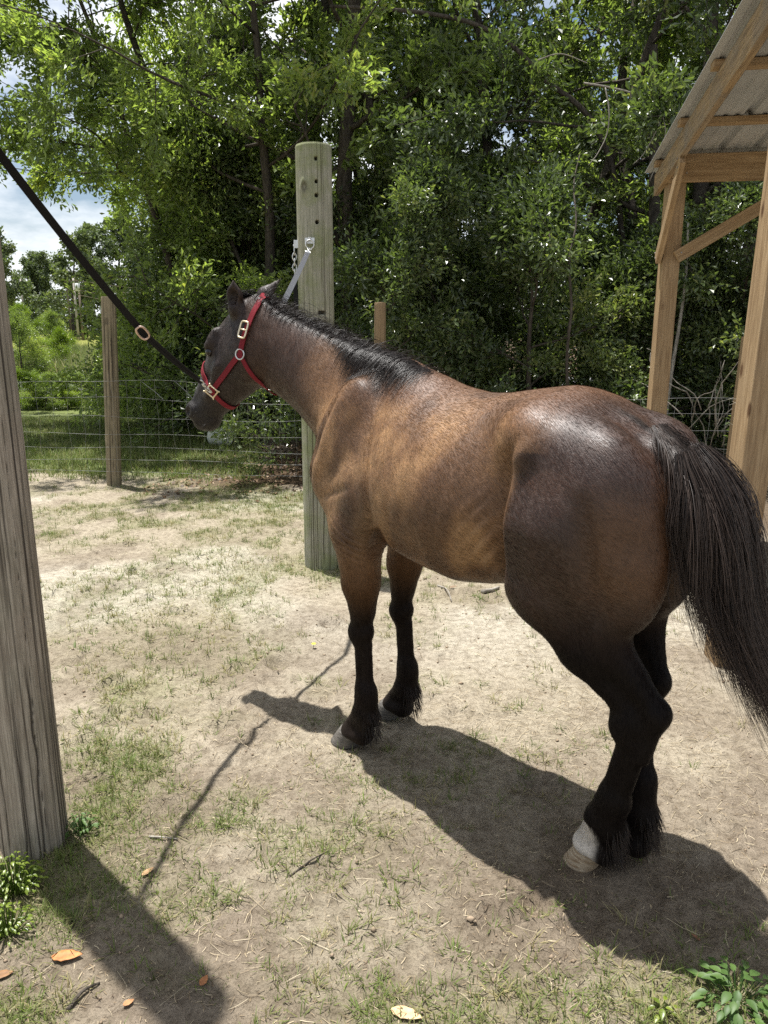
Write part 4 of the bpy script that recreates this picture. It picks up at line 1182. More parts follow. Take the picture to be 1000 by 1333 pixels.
def timber(name, p0, p1, w, d, mat, parent, up=Vector((0, 0, 1)), bow=0.0):
    """squared timber from p0 to p1 (world); its own object axes follow the timber so the grain runs along local z"""
    p0, p1 = Vector(p0), Vector(p1); L = (p1 - p0).length; t = (p1 - p0).normalized()
    u = up - t * up.dot(t)
    if u.length < 1e-3: u = Vector((1, 0, 0)) - t * t.x
    u.normalize(); s = u.cross(t)
    V = []; n = 7
    for i in range(n):
        f = i / (n - 1)
        for a, b in ((-1, -1), (1, -1), (1, 1), (-1, 1)):
            V.append((a * w / 2 + bow * math.sin(f * math.pi), b * d / 2, f * L))
    F = [(i * 4 + k, i * 4 + (k + 1) % 4, (i + 1) * 4 + (k + 1) % 4, (i + 1) * 4 + k) for i in range(n - 1) for k in range(4)] + [(3, 2, 1, 0), ((n - 1) * 4, (n - 1) * 4 + 1, (n - 1) * 4 + 2, (n - 1) * 4 + 3)]
    me = bpy.data.meshes.new(name); me.from_pydata([tuple(v) for v in V], [], F); me.update()
    o = bpy.data.objects.new(name, me); C.objects.link(o); me.materials.append(mat)
    M = Matrix(((s.x, u.x, t.x, p0.x), (s.y, u.y, t.y, p0.y), (s.z, u.z, t.z, p0.z), (0, 0, 0, 1)))
    if parent is not None:
        o.parent = parent; o.matrix_parent_inverse = Matrix.LocRotScale(parent.location, parent.rotation_euler, parent.scale).inverted()
    o.matrix_basis = M
    b = o.modifiers.new('bevel', 'BEVEL'); b.width = 0.005; b.segments = 2; b.limit_method = 'ANGLE'
    return o

# ------------------------------------------------------------------ the open shed on the right
S1 = Vector((1.77, 3.72, 0)); S2 = Vector((2.165, 6.12, 0))
SA = (S1 - S2).normalized(); SB = Vector((-SA.y, SA.x, 0)); SB = SB if SB.x > 0 else -SB
def sp(a, b, z): return S2 + SA * a + SB * b + Vector((0, 0, z))
SL = 0.105
def roofz(a): return 2.80 + SL * a
shed = empty('shed', S2, 'open pole shed of new pine timber under a sheet metal roof', 'shed')
D_ = (S1 - S2).length
for (a, b) in ((0, 0), (D_, 0), (0, 3.1), (D_, 3.1)):
    top = roofz(a) - 0.02 if a else 2.90
    o = timber('post', sp(a, b, -0.05), sp(a, b, top) + Vector((0.06 if a else 0, 0, 0)), 0.142 if a else 0.126, 0.142 if a else 0.126, SAWN, shed, up=SA + SB * (0.22 if a else 0.1))
for b in (-0.085, 3.185):
    timber('rafter', sp(-0.30, b, roofz(-0.30)), sp(3.55, b, roofz(3.55)), 0.042, 0.16, SAWN_Y, shed)
timber('rafter', sp(-0.30, 1.55, roofz(-0.30) + 0.0), sp(3.55, 1.55, roofz(3.55)), 0.042, 0.16, SAWN_Y, shed)
timber('beam', sp(0.10, -0.07, 2.815), sp(0.10, 3.17, 2.815), 0.042, 0.19, SAWN, shed)
timber('beam', sp(D_ + 0.095, -0.07, roofz(D_) - 0.19), sp(D_ + 0.095, 3.17, roofz(D_) - 0.19), 0.042, 0.19, SAWN, shed)
for a in (-0.12, 0.72, 1.56, 2.40, 3.24):
    timber('purlin', sp(a, -0.14, roofz(a) + 0.105), sp(a, 3.45, roofz(a) + 0.105), 0.088, 0.040, SAWN, shed, up=Vector((0, 0, 1)))
timber('brace', sp(0.105, 0.03, 2.20), sp(0.105, 1.02, 2.80), 0.040, 0.09, SAWN, shed)
timber('brace', sp(0.02, -0.086, 2.19), sp(0.66, -0.086, 2.78), 0.040, 0.09, SAWN, shed)
NAIL = plain('nail_steel', (0.30, 0.29, 0.28), 0.5, 0.7, 0.5, 0.2, 50, 0)
for (aa, bb, zz) in ((0.0, -0.108, 2.74), (0.03, -0.108, 2.80), (0.0, -0.108, 2.24), (0.03, -0.108, 2.20), (0.62, -0.108, 2.73), (0.59, -0.108, 2.79)):
    c0 = sp(aa, bb, zz); MB().tube([c0 + SB * 0.006, c0 - SB * 0.004], 0.006, 8).build('bolt_head', NAIL, shed)
for (aa, bb, zz) in ((0.123, 0.02, 2.86), (0.123, 0.05, 2.78), (0.127, 0.06, 2.23), (0.127, 0.97, 2.76)):
    c0 = sp(aa, bb, zz); MB().tube([c0 - SA * 0.006, c0 + SA * 0.004], 0.006, 8).build('bolt_head', NAIL, shed)
TIN = MAT('roof_metal', 0.42, 0.5); TIN.set('Metallic', 0.0)
n_ = TIN.noise(TIN.coords('Object', (1, 1, 1)), 3, 5); TIN.to('Base Color', TIN.ramp(n_, [(0.3, (0.36, 0.37, 0.375)), (0.7, (0.47, 0.475, 0.475))])); TIN = TIN.m
for k in range(4):
    b0 = -0.165 + k * 0.91; prof = []
    for r_ in range(4):
        c0 = b0 + r_ * 0.235
        prof += [(c0, 0), (c0 + 0.045, 0), (c0 + 0.055, 0.007), (c0 + 0.075, 0.007), (c0 + 0.085, 0), (c0 + 0.115, 0), (c0 + 0.125, 0.007), (c0 + 0.145, 0.007), (c0 + 0.155, 0.0), (c0 + 0.170, 0.0), (c0 + 0.185, 0.034), (c0 + 0.220, 0.034)]
    prof.append((b0 + 0.955, 0.0))
    V = []; F = []; na_ = 6
    for i in range(na_):
        a = -0.42 + (3.72 + 0.42) * i / (na_ - 1)
        for (b, hgt) in prof: V.append(sp(a, b, roofz(a) + 0.129 + hgt + 0.0012 * k))
    npf = len(prof)
    for i in range(na_ - 1):
        for j in range(npf - 1): F.append((i * npf + j, i * npf + j + 1, (i + 1) * npf + j + 1, (i + 1) * npf + j))
    o = MB().add(V, F).build('roof_sheet', TIN, shed)
    so = o.modifiers.new('thick', 'SOLIDIFY'); so.thickness = 0.004; so.offset = 1
tp = link_mesh('square_post', MB().box((0, 0, 0.80), (0.09, 0.14, 1.66)).mesh('square_post'), W_PALE)
for nm, vv in (('crack', 0.0), ('grain', 0.6)): set_attr(tp.data, nm, np.full(len(tp.data.vertices), vv))
tp.location = (2.52, 5.45, 0); tp.rotation_euler = (0, R(2.0), R(25))
tag(tp, 'short weathered square post just behind the near shed post', 'post')
_cap = tp.modifiers.new('bevel', 'BEVEL'); _cap.width = 0.006; _cap.segments = 2
# ------------------------------------------------------------------ halter and cross ties
WEB = MAT('red_webbing', 0.72, 0.2)
_st = WEB.noise(WEB.coords('Object', (1, 1, 1)), 420, 2); _b = WEB.noise(WEB.coords('Object'), 30, 3)
WEB.to('Base Color', WEB.mix(_b, (0.145, 0.010, 0.018), (0.23, 0.022, 0.030))); WEB.bump(_st, 0.4, 0.002); WEB = WEB.m
BRASS = plain('pale_brass', (0.74, 0.63, 0.44), 0.32, 0.85, 0.5, 0.1, 60, 0)
STEEL = plain('zinc_steel', (0.62, 0.63, 0.62), 0.35, 0.85, 0.5, 0.15, 60, 0)
BLACKWEB = MAT('black_webbing', 0.65, 0.2)
_st = BLACKWEB.noise(BLACKWEB.coords('Object', (1, 1, 1)), 300, 2); BLACKWEB.set('Base Color', (0.009, 0.009, 0.010, 1)); BLACKWEB.bump(_st, 0.3, 0.002); BLACKWEB = BLACKWEB.m

halter = empty('halter', HORSE_O, 'red webbing halter with brass buckles worn on the horse head', 'halter', rotz=HORSE_ROT)
def hpart(name, mb_or_me, mat, parent=None, smooth=True):
    me = mb_or_me.mesh(name, smooth) if isinstance(mb_or_me, MB) else mb_or_me
    o = bpy.data.objects.new(name, me); C.objects.link(o); me.materials.append(mat); o.parent = parent or halter; return o

def surf(p, gap=0.004):
    q, nr, i, d = BVH.find_nearest(Vector(p)); return np.array(q + nr * gap), np.array(nr)

def resample(P, n):
    P = np.asarray(P, float); d = np.concatenate([[0], np.cumsum(np.linalg.norm(np.diff(P, axis=0), axis=1))])
    t = np.linspace(0, d[-1], n); return np.stack([np.interp(t, d, P[:, i]) for i in range(3)], 1)

def strap(name, path, width, closed=False, gap=0.005, thick=0.004, n=60, parent=None, mat=None):
    """webbing laid over the skin along a path (horse space)"""
    P = resample(path, n); Q = []; Nn = []
    for p in P:
        q, nr = surf(p, gap); Q.append(q); Nn.append(nr)
    Q = np.array(Q); Nn = np.array(Nn)
    for _ in range(3):
        Qs = Q.copy(); Qs[1:-1] = 0.25 * Q[:-2] + 0.5 * Q[1:-1] + 0.25 * Q[2:]; Q = Qs
        Ns = Nn.copy(); Ns[1:-1] = 0.25 * Nn[:-2] + 0.5 * Nn[1:-1] + 0.25 * Nn[2:]; Nn = Ns / np.linalg.norm(Ns, axis=1)[:, None]
    T = np.gradient(Q, axis=0); T /= np.linalg.norm(T, axis=1)[:, None]
    S = np.cross(Nn, T); S /= np.linalg.norm(S, axis=1)[:, None]; Nn = np.cross(T, S)
    V = []; F = []
    for i in range(n):
        for (a, b) in ((-1, 0), (1, 0), (1, 1), (-1, 1)): V.append(Q[i] + S[i] * a * width / 2 + Nn[i] * (b * thick))
    for i in range(n - 1):
        for k in range(4): F.append((i * 4 + k, i * 4 + (k + 1) % 4, (i + 1) * 4 + (k + 1) % 4, (i + 1) * 4 + k))
    F += [(3, 2, 1, 0), (n * 4 - 4, n * 4 - 3, n * 4 - 2, n * 4 - 1)]
    mb = MB().add(V, F); o = hpart(name, mb, mat or WEB, parent, False); return o

def mirror_head(p):
    s, d, v = to_head(p[0], p[1], p[2]); return head_pt(s, d, -v)
def sdv(p): return np.array(to_head(p[0], p[1], p[2]))

def hit(px, py):
    for k in range(24):          # a miss just off the outline steps inward
        h = cast_pix(px + 1.0 * k, py - 0.4 * k)
        if h is not None: return np.array(h)
BUC = hit(319, 430); RING = hit(314, 461); SQ = hit(277, 508); THR = hit(334, 511)
def side_pt(s, d, sg):
    """skin at head coordinates (s, d) on the side sg"""
    a = head_pt(s, d, 0.3 * sg); b = head_pt(s, d, 0) - a
    h = BVH.ray_cast(Vector(a), Vector(b).normalized())[0]
    return np.array(h) if h is not None else head_pt(s, d, 0.05 * sg)
r_ = sdv(RING); b_ = sdv(BUC); q_ = sdv(SQ); t_ = sdv(THR)
_tp = sdv(hit(337, 397)); POLL = head_pt(_tp[0] - 0.035, _tp[1] + 0.035, 0)
def up_path(sg):
    ctl = [sdv(side_pt(r_[0], r_[1], sg)), sdv(side_pt(b_[0], b_[1], sg))]
    top = _tp
    P = [side_pt(r_[0], r_[1], sg)]
    for f in np.linspace(0.1, 1.0, 9):
        s = r_[0] + (top[0] - r_[0]) * f; d = r_[1] + (top[1] - r_[1]) * f
        P.append(side_pt(s, d, sg))
    return P
A_ = up_path(1); B_ = up_path(-1)
strap('crown_strap', A_ + [POLL] + B_[::-1], 0.024, n=90)
# noseband: a loop round the nose through the square
n1 = sdv(hit(266, 487)); 
top_c = n1[0]; 
def loop(p_top, p_bot, n=64):
    c = (np.array(p_top) + np.array(p_bot)) / 2; ax = np.array(p_bot) - np.array(p_top); ax /= np.linalg.norm(ax)
    P = []
    for t in np.linspace(0, 2 * math.pi, n):
        dirv = head_pt(*(ax * math.cos(t)), 0) - head_pt(0, 0, 0) + (head_pt(0, 0, 1) - head_pt(0, 0, 0)) * math.sin(t)
        o = head_pt(c[0], c[1], 0) + dirv * 0.3
        h = BVH.ray_cast(Vector(o), Vector(-dirv))[0]
        P.append(np.array(h) if h is not None else head_pt(c[0], c[1], 0) + dirv * 0.06)
    return P
bt = sdv(hit(297, 528))
dv = np.array([bt[0] - n1[0], bt[1] - n1[1]]); dv /= np.linalg.norm(dv)
strap('noseband', loop((n1[0] - dv[0] * 0.02, n1[1] - dv[1] * 0.02), (bt[0] + dv[0] * 0.02, bt[1] + dv[1] * 0.02)), 0.023, n=80)
for sg in (1, -1):
    ck = [side_pt(r_[0] + (q_[0] - r_[0]) * f, r_[1] + (q_[1] - r_[1]) * f, sg) for f in np.linspace(0, 1, 9)]
    strap('cheek_strap', ck, 0.023, n=36)
    th = [side_pt(r_[0] + (t_[0] - r_[0]) * f, r_[1] + (t_[1] - r_[1]) * f, sg) for f in np.linspace(0, 1, 8)]
    strap('throat_strap', th + [head_pt(t_[0] + 0.005, t_[1] - 0.035, 0.0)], 0.019, n=40)

def frame_at(p, along, w, h, r, mat, name, parent=None, gap=0.012, bars=True, rnd=0.25):
    """rounded rectangular metal frame lying on the skin"""
    q, nr = surf(p, gap); t = np.array(along, float); t = t - nr * (t @ nr); t /= np.linalg.norm(t); s = np.cross(nr, t)
    pts = []
    for a in np.linspace(0, 2 * math.pi, 33):
        ca, sa = math.cos(a), math.sin(a); e = rnd * 2
        pts.append(q + s * w / 2 * np.sign(ca) * abs(ca) ** e + t * h / 2 * np.sign(sa) * abs(sa) ** e)
    mb = MB().tube(pts, r, 8, False)
    if bars: mb.tube([q - s * w / 2, q + nr * 0.003, q + s * w / 2], r * 0.8, 8)
    return hpart(name, mb, mat, parent), q, nr, t, s
for sg in (1, -1):
    bp = side_pt(b_[0], b_[1], sg); rp = side_pt(r_[0], r_[1], sg); qp = side_pt(q_[0], q_[1], sg)
    frame_at(bp, rp - bp, 0.037, 0.068, 0.0042, BRASS, 'buckle', rnd=0.18)
    q, nr = surf(rp, 0.009)
    t = (bp - rp); t /= np.linalg.norm(t); s = np.cross(nr, t)
    hpart('ring', MB().tube([q + 0.021 * (math.cos(a) * s + math.sin(a) * t) for a in np.linspace(0, 2 * math.pi, 28)], 0.0032, 8, False), STEEL)
    o, q, nr, t, s = frame_at(qp, rp - qp, 0.044, 0.044, 0.0042, BRASS, 'square_ring', bars=False, rnd=0.10, gap=0.011)
    for a in (-1, 1):
        for b in (-1, 1): hpart('corner_knob', MB().tube([q + s * 0.022 * a + t * 0.022 * b, q + (s * a + t * b) * 0.028], 0.0040, 8), BRASS, o)
    if sg > 0: NEAR_SQ = np.array(HORSE_M @ Vector(q + np.array(0.5 * nr) * 0.02 - s * 0.0)); near_fr = (q, nr, t, s)
    else: FAR_SQ = np.array(HORSE_M @ Vector(q))

def flat_strap(P, w, th, name, mat, parent, side=None, n=None):
    P = np.asarray(P, float); T = np.gradient(P, axis=0); T /= np.linalg.norm(T, axis=1)[:, None]
    sd = np.array(side if side is not None else (0, 0, 1.0)); V = []; F = []; n = len(P)
    for i in range(n):
        s = sd - T[i] * (sd @ T[i]); s /= np.linalg.norm(s); u = np.cross(T[i], s)
        for a, b in ((-1, -1), (1, -1), (1, 1), (-1, 1)): V.append(P[i] + s * a * w / 2 + u * b * th / 2)
    for i in range(n - 1):
        for k in range(4): F.append((i * 4 + k, i * 4 + (k + 1) % 4, (i + 1) * 4 + (k + 1) % 4, (i + 1) * 4 + k))
    F += [(3, 2, 1, 0), (n * 4 - 4, n * 4 - 3, n * 4 - 2, n * 4 - 1)]
    return MB().add(V, F).build(name, mat, parent)

def sagline(a, b, n, sag):
    t = np.linspace(0, 1, n)[:, None]; P = np.array(a) * (1 - t) + np.array(b) * t; P[:, 2] -= (sag * 4 * t * (1 - t))[:, 0]; return P

def snap_hook(a, b, parent, mat, name='snap'):
    """bolt snap between two points: swivel eye, body and hook"""
    a, b = np.array(a, float), np.array(b, float); d = b - a; L = np.linalg.norm(d); d /= L
    u = np.cross(d, (0.3, 0.2, 0.9)); u /= np.linalg.norm(u)
    mb = MB()
    mb.tube([a + 0.012 * (math.cos(t) * u + math.sin(t) * d) for t in np.linspace(0, 2 * math.pi, 18)], 0.003, 7, False)
    mb.tube([a + d * 0.012, a + d * L * 0.3, a + d * L * 0.55], [0.0055, 0.0085, 0.0065], 9)
    m_ = a + d * L * 0.55
    mb.tube([m_ + (d * (L * 0.45) * (1 - math.cos(t)) / 2 + u * 0.012 * math.sin(t)) for t in np.linspace(0, math.pi * 1.75, 16)], 0.0038, 7)
    return mb.build(name, mat, parent, True)

# left cross tie: from the near post (out of frame at its top) to the near side of the halter
T1 = np.array(at_dist(-30, 158, LP.y + 0.085)); N1 = NEAR_SQ
tie = empty('cross_tie', Vector(T1), 'black webbing tie running from the left post down to the horse muzzle', 'tie', 'cross ties')
dirn = (N1 - T1) / np.linalg.norm(N1 - T1); LT = np.linalg.norm(N1 - T1)
toCam = np.array([0.25, -0.95, -0.1])
B0 = np.array(at_dist(186, 433, T1[1] + (N1[1] - T1[1]) * 0.66)); 
E1 = N1 - dirn * 0.075
flat_strap(sagline(T1 - dirn * 0.06, B0, 16, 0.014), 0.026, 0.003, 'strap', BLACKWEB, tie, side=np.cross(toCam, dirn))
for k, o_ in enumerate((0.006, -0.007)):
    off_ = np.cross(toCam, dirn); off_ /= np.linalg.norm(off_)
    flat_strap(sagline(B0 + off_ * o_, E1 + off_ * o_ * 0.4, 12, 0.004 + 0.004 * k), 0.013, 0.003, 'strap', BLACKWEB, tie, side=off_)
off_ = np.cross(toCam, dirn); off_ /= np.linalg.norm(off_)
MB().tube([B0 + dirn * 0.033 * math.copysign(abs(math.cos(t)) ** 0.7, math.cos(t)) + off_ * 0.017 * math.copysign(abs(math.sin(t)) ** 0.8, math.sin(t)) + toCam * 0.012 for t in np.linspace(0, 2 * math.pi, 30)], 0.0042, 8, False).build('slide_buckle', plain('pale_copper', (0.70, 0.52, 0.42), 0.35, 0.7, 0.5, 0.1, 50, 0), tie, True)
snap_hook(E1 - dirn * 0.01, N1, tie, STEEL)
c1 = np.array([LP.x, LP.y, T1[2]]); dd = T1 - dirn * 0.06 - c1; dd[2] = 0; dd /= np.linalg.norm(dd)
MB().tube([c1 + dd * 0.08, c1 + dd * 0.13], 0.006, 8).tube([c1 + dd * 0.135 + 0.02 * (math.cos(t) * dd + math.sin(t) * np.array([0, 0, 1])) for t in np.linspace(0, 6.283, 22)], 0.004, 8, False).build('eye_bolt', STEEL, tie, True)

# right cross tie: ring plate on the tall post to the far side of the halter
front = np.array([-MP.x, -MP.y, 0.0]) / math.hypot(MP.x, MP.y); sidev = np.array([front[1], -front[0], 0.0])     # sidev points to picture left
sidev = -sidev if sidev[0] > 0 else sidev
zr = zpost(316)
pl = np.array(MP) + front * 0.119 + np.array([0, 0, zr]) + sidev * 0.038
tie2 = empty('cross_tie', Vector(pl), 'dark webbing tie hooked to the tall post and passing behind the horse neck', 'tie', 'cross ties')
up_ = np.array([0, 0, 1.0])
mb = MB()
mb.box(pl + up_ * 0.012 + front * 0.002, (0.062, 0.010, 0.036))
for a in (-1, 1): mb.tube([pl + sidev * 0.024 * a + up_ * 0.018, pl + sidev * 0.024 * a + up_ * 0.018 + front * 0.012], 0.006, 8)
mb.tube([pl + front * 0.012 + sidev * 0.010 * math.cos(t) + up_ * (0.016 + 0.014 * math.sin(t)) for t in np.linspace(0, 3.1416, 10)], 0.0045, 8)
mb.build('ring_plate', STEEL, tie2, False)
rc = pl + front * 0.02 - up_ * 0.012
MB().tube([rc + 0.027 * (math.cos(t) * sidev + math.sin(t) * up_) for t in np.linspace(0, 6.283, 30)], 0.0045, 8, False).build('ring', STEEL, tie2, True)
PN = np.array(at_dist(368, 396, 4.1))
d2 = PN - rc; d2 /= np.linalg.norm(d2)
snap_hook(rc - up_ * 0.020 + d2 * 0.10, rc - up_ * 0.024, tie2, STEEL)
ST = rc - up_ * 0.02 + d2 * 0.105
GREYWEB = plain('grey_webbing', (0.055, 0.058, 0.068), 0.45, 0, 0.5, 0.2, 90, 0.2)
tcs = np.cross(np.array([0.1, -1, 0]), d2)
flat_strap(sagline(ST, PN, 10, 0.004), 0.030, 0.003, 'strap', GREYWEB, tie2, side=tcs)
flat_strap(sagline(PN, FAR_SQ, 12, 0.01), 0.026, 0.003, 'strap', GREYWEB, tie2, side=tcs)
MB().tube([ST + d2 * 0.012 * math.cos(t) + tcs / np.linalg.norm(tcs) * 0.018 * math.sin(t) for t in np.linspace(0, 6.283, 20)], 0.004, 8, False).build('slide_buckle', STEEL, tie2, True)

# spare chain and strap hanging from the left side of the tall post
ch = np.array(MP) + sidev * 0.128 + front * 0.01 + up_ * (zpost(318))
chain = empty('hanging_chain', Vector(ch), 'short chain with a black strap hanging from the left side of the tall post', 'chain')
MB().box(ch + up_ * 0.01, (0.03, 0.03, 0.05)).tube([ch - sidev * 0.02, ch + sidev * 0.02], 0.008, 8).build('eye_plate', STEEL, chain)
zc = 0.0
for k in range(5):
    c = ch + sidev * 0.014 - up_ * (0.035 + 0.034 * k); e = front if k % 2 == 0 else sidev
    MB().tube([c + up_ * 0.024 * math.sin(t) + e * 0.013 * math.cos(t) for t in np.linspace(0, 6.283, 18)], 0.0038, 7, False).build('link', STEEL, chain, True)
flat_strap(sagline(ch + sidev * 0.016 - up_ * 0.19, ch + sidev * 0.004 - up_ * 0.62, 8, 0), 0.030, 0.004, 'strap', BLACKWEB, chain, side=sidev)
# ------------------------------------------------------------------ trees
def leaf_mat(name, stops, trans=0.45, rough=0.33, spec=0.5):
    m = MAT(name, rough, spec)
    c = m.ramp(m.attr('tint'), stops); m.to('Base Color', c)
    t = m.n.new('ShaderNodeBsdfTranslucent'); m.l.new(m.mix(1.0, c, (1.7, 1.9, 0.75), 'MULTIPLY'), t.inputs['Color'])
    mx = m.n.new('ShaderNodeMixShader'); mx.inputs[0].default_value = trans
    m.l.new(m.b.outputs[0], mx.inputs[1]); m.l.new(t.outputs[0], mx.inputs[2]); m.l.new(mx.outputs[0], m.out.inputs['Surface'])
    return m.m
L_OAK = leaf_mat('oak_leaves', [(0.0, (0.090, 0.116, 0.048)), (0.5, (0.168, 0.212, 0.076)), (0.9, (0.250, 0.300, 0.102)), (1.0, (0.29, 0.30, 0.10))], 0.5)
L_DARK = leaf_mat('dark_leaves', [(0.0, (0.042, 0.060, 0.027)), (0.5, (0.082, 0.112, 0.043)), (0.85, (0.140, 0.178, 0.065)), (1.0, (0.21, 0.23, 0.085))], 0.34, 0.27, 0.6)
L_BRIGHT = leaf_mat('bright_shrub_leaves', [(0.0, (0.09, 0.135, 0.02)), (0.6, (0.17, 0.23, 0.03)), (1.0, (0.25, 0.30, 0.05))], 0.4)
L_FAR = leaf_mat('far_leaves', [(0.0, (0.085, 0.115, 0.060)), (0.6, (0.125, 0.160, 0.080)), (1.0, (0.18, 0.20, 0.10))], 0.25, 0.6)  # paler green puts the slight distance haze into the leaf colour
BARK = MAT('bark_grey', 0.92, 0.1)
_v = BARK.noise(BARK.coords('Object', (9, 9, 2.2)), 3.0, 6, 0.65); BARK.to('Base Color', BARK.ramp(_v, [(0.3, (0.030, 0.025, 0.020)), (0.7, (0.115, 0.098, 0.080))])); BARK.bump(_v, 0.9, 0.03); BARK = BARK.m
BARK_P = MAT('bark_pale', 0.9, 0.1)
_v = BARK_P.noise(BARK_P.coords('Object', (12, 12, 5)), 3.0, 5, 0.6); BARK_P.to('Base Color', BARK_P.ramp(_v, [(0.3, (0.16, 0.14, 0.115)), (0.7, (0.38, 0.35, 0.30))])); BARK_P.bump(_v, 0.6, 0.015); BARK_P = BARK_P.m

def wander(rg, p, d, L, n, wob, lift=0.0):
    P = [np.array(p, float)]; d = np.array(d, float); d /= np.linalg.norm(d)
    for i in range(n):
        d = d + rg.normal(0, wob, 3) + np.array([0, 0, lift]); d /= np.linalg.norm(d)
        P.append(P[-1] + d * L / n)
    return np.array(P)

def leaves_mesh(name, P, D, size, rg, updir=0.40, tint=None, wide=0.42):
    """many separate leaves: a folded four-point blade each, with its own direction, tilt and size"""
    n = len(P)
    D = D + rg.normal(0, 0.55, (n, 3)); D[:, 2] -= 0.12; D /= np.linalg.norm(D, axis=1)[:, None]
    U = np.tile(np.array([0, 0, 1.0]), (n, 1)) * updir + rg.normal(0, 0.55, (n, 3))
    S = np.cross(D, U); S /= np.linalg.norm(S, axis=1)[:, None] + 1e-9; Nn = np.cross(S, D)
    sz = size * rg.uniform(0.6, 1.25, n); w = (sz * wide * 0.5)[:, None]; L = sz[:, None]
    a = P; b = P + D * L - Nn * L * 0.08
    l = P + D * L * 0.62 + S * w + Nn * L * 0.09; r = P + D * L * 0.62 - S * w + Nn * L * 0.09
    V = np.stack([a, r, b, l], 1).reshape(-1, 3); q = np.arange(n)[:, None] * 4
    T = np.concatenate([q + np.array([[0, 1, 2]]), q + np.array([[0, 2, 3]])], 1).reshape(-1, 3)
    me = np_mesh(name, V, T, False)
    t = rg.random(n) if tint is None else np.clip(tint + rg.normal(0, 0.16, n), 0, 1)
    set_attr(me, 'tint', np.repeat(t, 4)); return me

def tree_parts(seed, H, r0, base, spread, nlimb, nsub, ntwig, per, size, droop=0.0, top=0.55, wob=0.06, lean=(0, 0), clump=0.16, wide=0.42, shell=0.0):
    """(trunk mesh, crown mesh): tapered trunk and limbs; leaves in sprays along the twigs"""
    rg = np.random.default_rng(seed)
    trunk = wander(rg, (0, 0, -0.1), (lean[0], lean[1], 1), H, 14, wob, 0.05)
    rad = np.linspace(r0, r0 * 0.12, 15); rad[0] *= 1.35
    tb = MB().tube(trunk, rad, 10)
    P = []; D = []; Tn = []
    zs = np.linspace(base, H * 0.97, nlimb)
    for k, z in enumerate(zs):
        f = (z - base) / max(H - base, 0.1)
        i = np.interp(z, trunk[:, 2], np.arange(15)); p = np.array([np.interp(i, np.arange(15), trunk[:, c]) for c in range(3)])
        az = k * 2.399 + rg.normal(0, 0.35)
        prof = max(0.0, 1.0 - f) ** 0.8
        L = spread * (0.16 + 0.92 * prof) * rg.uniform(0.75, 1.15)
        el = R(6) + R(62) * f ** 1.3 + rg.normal(0, 0.12)
        limb = wander(rg, p, (math.cos(az) * math.cos(el), math.sin(az) * math.cos(el), math.sin(el)), L, 8, 0.10, 0.02 - droop)
        lr = max(0.012, np.interp(z, trunk[:, 2], rad) * 0.42); lrad = np.linspace(lr, lr * 0.2, 9)
        tb.tube(limb, lrad, 6)
        lt = rg.uniform(0.25, 0.75)
        for s in range(nsub):
            u = rg.uniform(0.25, 1.0); j = u * 8
            q = np.array([np.interp(j, np.arange(9), limb[:, c]) for c in range(3)]); dl = limb[min(8, int(j) + 1)] - limb[int(min(j, 7))]
            dl = dl / (np.linalg.norm(dl) + 1e-6)
            dd = dl + rg.normal(0, 0.75, 3) + np.array([0, 0, 0.12 - droop * 2]); Ls = L * rg.uniform(0.22, 0.45) * (1.15 - 0.45 * u)
            sub = wander(rg, q, dd, Ls, 5, 0.16, -droop)
            tb.tube(sub, np.linspace(max(0.007, lr * 0.28), 0.004, 6), 4, False)
            st = lt + rg.normal(0, 0.10)
            for w in range(ntwig):
                u2 = rg.uniform(0.2, 1.0) * 5; q2 = np.array([np.interp(u2, np.arange(6), sub[:, c]) for c in range(3)])
                d2 = (sub[-1] - sub[0]); d2 = d2 / (np.linalg.norm(d2) + 1e-6) + rg.normal(0, 0.7, 3); d2 /= np.linalg.norm(d2)
                Lt = rg.uniform(0.18, 0.42)
                tt = np.sort(rg.random(per))[:, None]
                P.append(q2 + d2 * Lt * tt + rg.normal(0, clump * 0.35, (per, 3))); D.append(np.tile(d2, (per, 1))); Tn.append(np.full(per, st + rg.normal(0, 0.06)))
    P = np.concatenate(P); D = np.concatenate(D)
    return tb.mesh('trunk', True), leaves_mesh('crown', P, D, size, rg, tint=np.concatenate(Tn), wide=wide)

KINDS_ = {
 'oak_a': tree_parts(101, 10.0, 0.105, 3.4, 3.9, 20, 10, 10, 22, 0.098, 0.008, lean=(-0.05, -0.06)),
 'oak_b': tree_parts(102, 9.0, 0.095, 3.5, 3.1, 19, 9, 9, 22, 0.096, 0.010),
 'wood_a': tree_parts(103, 10.5, 0.17, 1.7, 2.9, 17, 7, 7, 20, 0.118, 0.015, clump=0.10),
 'wood_b': tree_parts(104, 9.0, 0.13, 1.2, 2.5, 16, 7, 7, 20, 0.114, 0.02, wob=0.10, clump=0.10),
 'shrub_a': tree_parts(105, 3.4, 0.05, 0.15, 1.5, 17, 8, 8, 20, 0.070, 0.01, wob=0.14),
 'shrub_b': tree_parts(106, 2.3, 0.04, 0.10, 1.2, 13, 8, 8, 20, 0.066, 0.02, wob=0.16),
 'far_a': tree_parts(107, 15, 0.30, 0.8, 5.6, 15, 8, 8, 9, 0.44, 0.01, clump=0.9, wide=0.7),
 'far_b': tree_parts(108, 12, 0.25, 0.6, 5.0, 14, 8, 8, 9, 0.42, 0.02, clump=0.9, wide=0.7),
}
for a, b in KINDS_.values(): pass

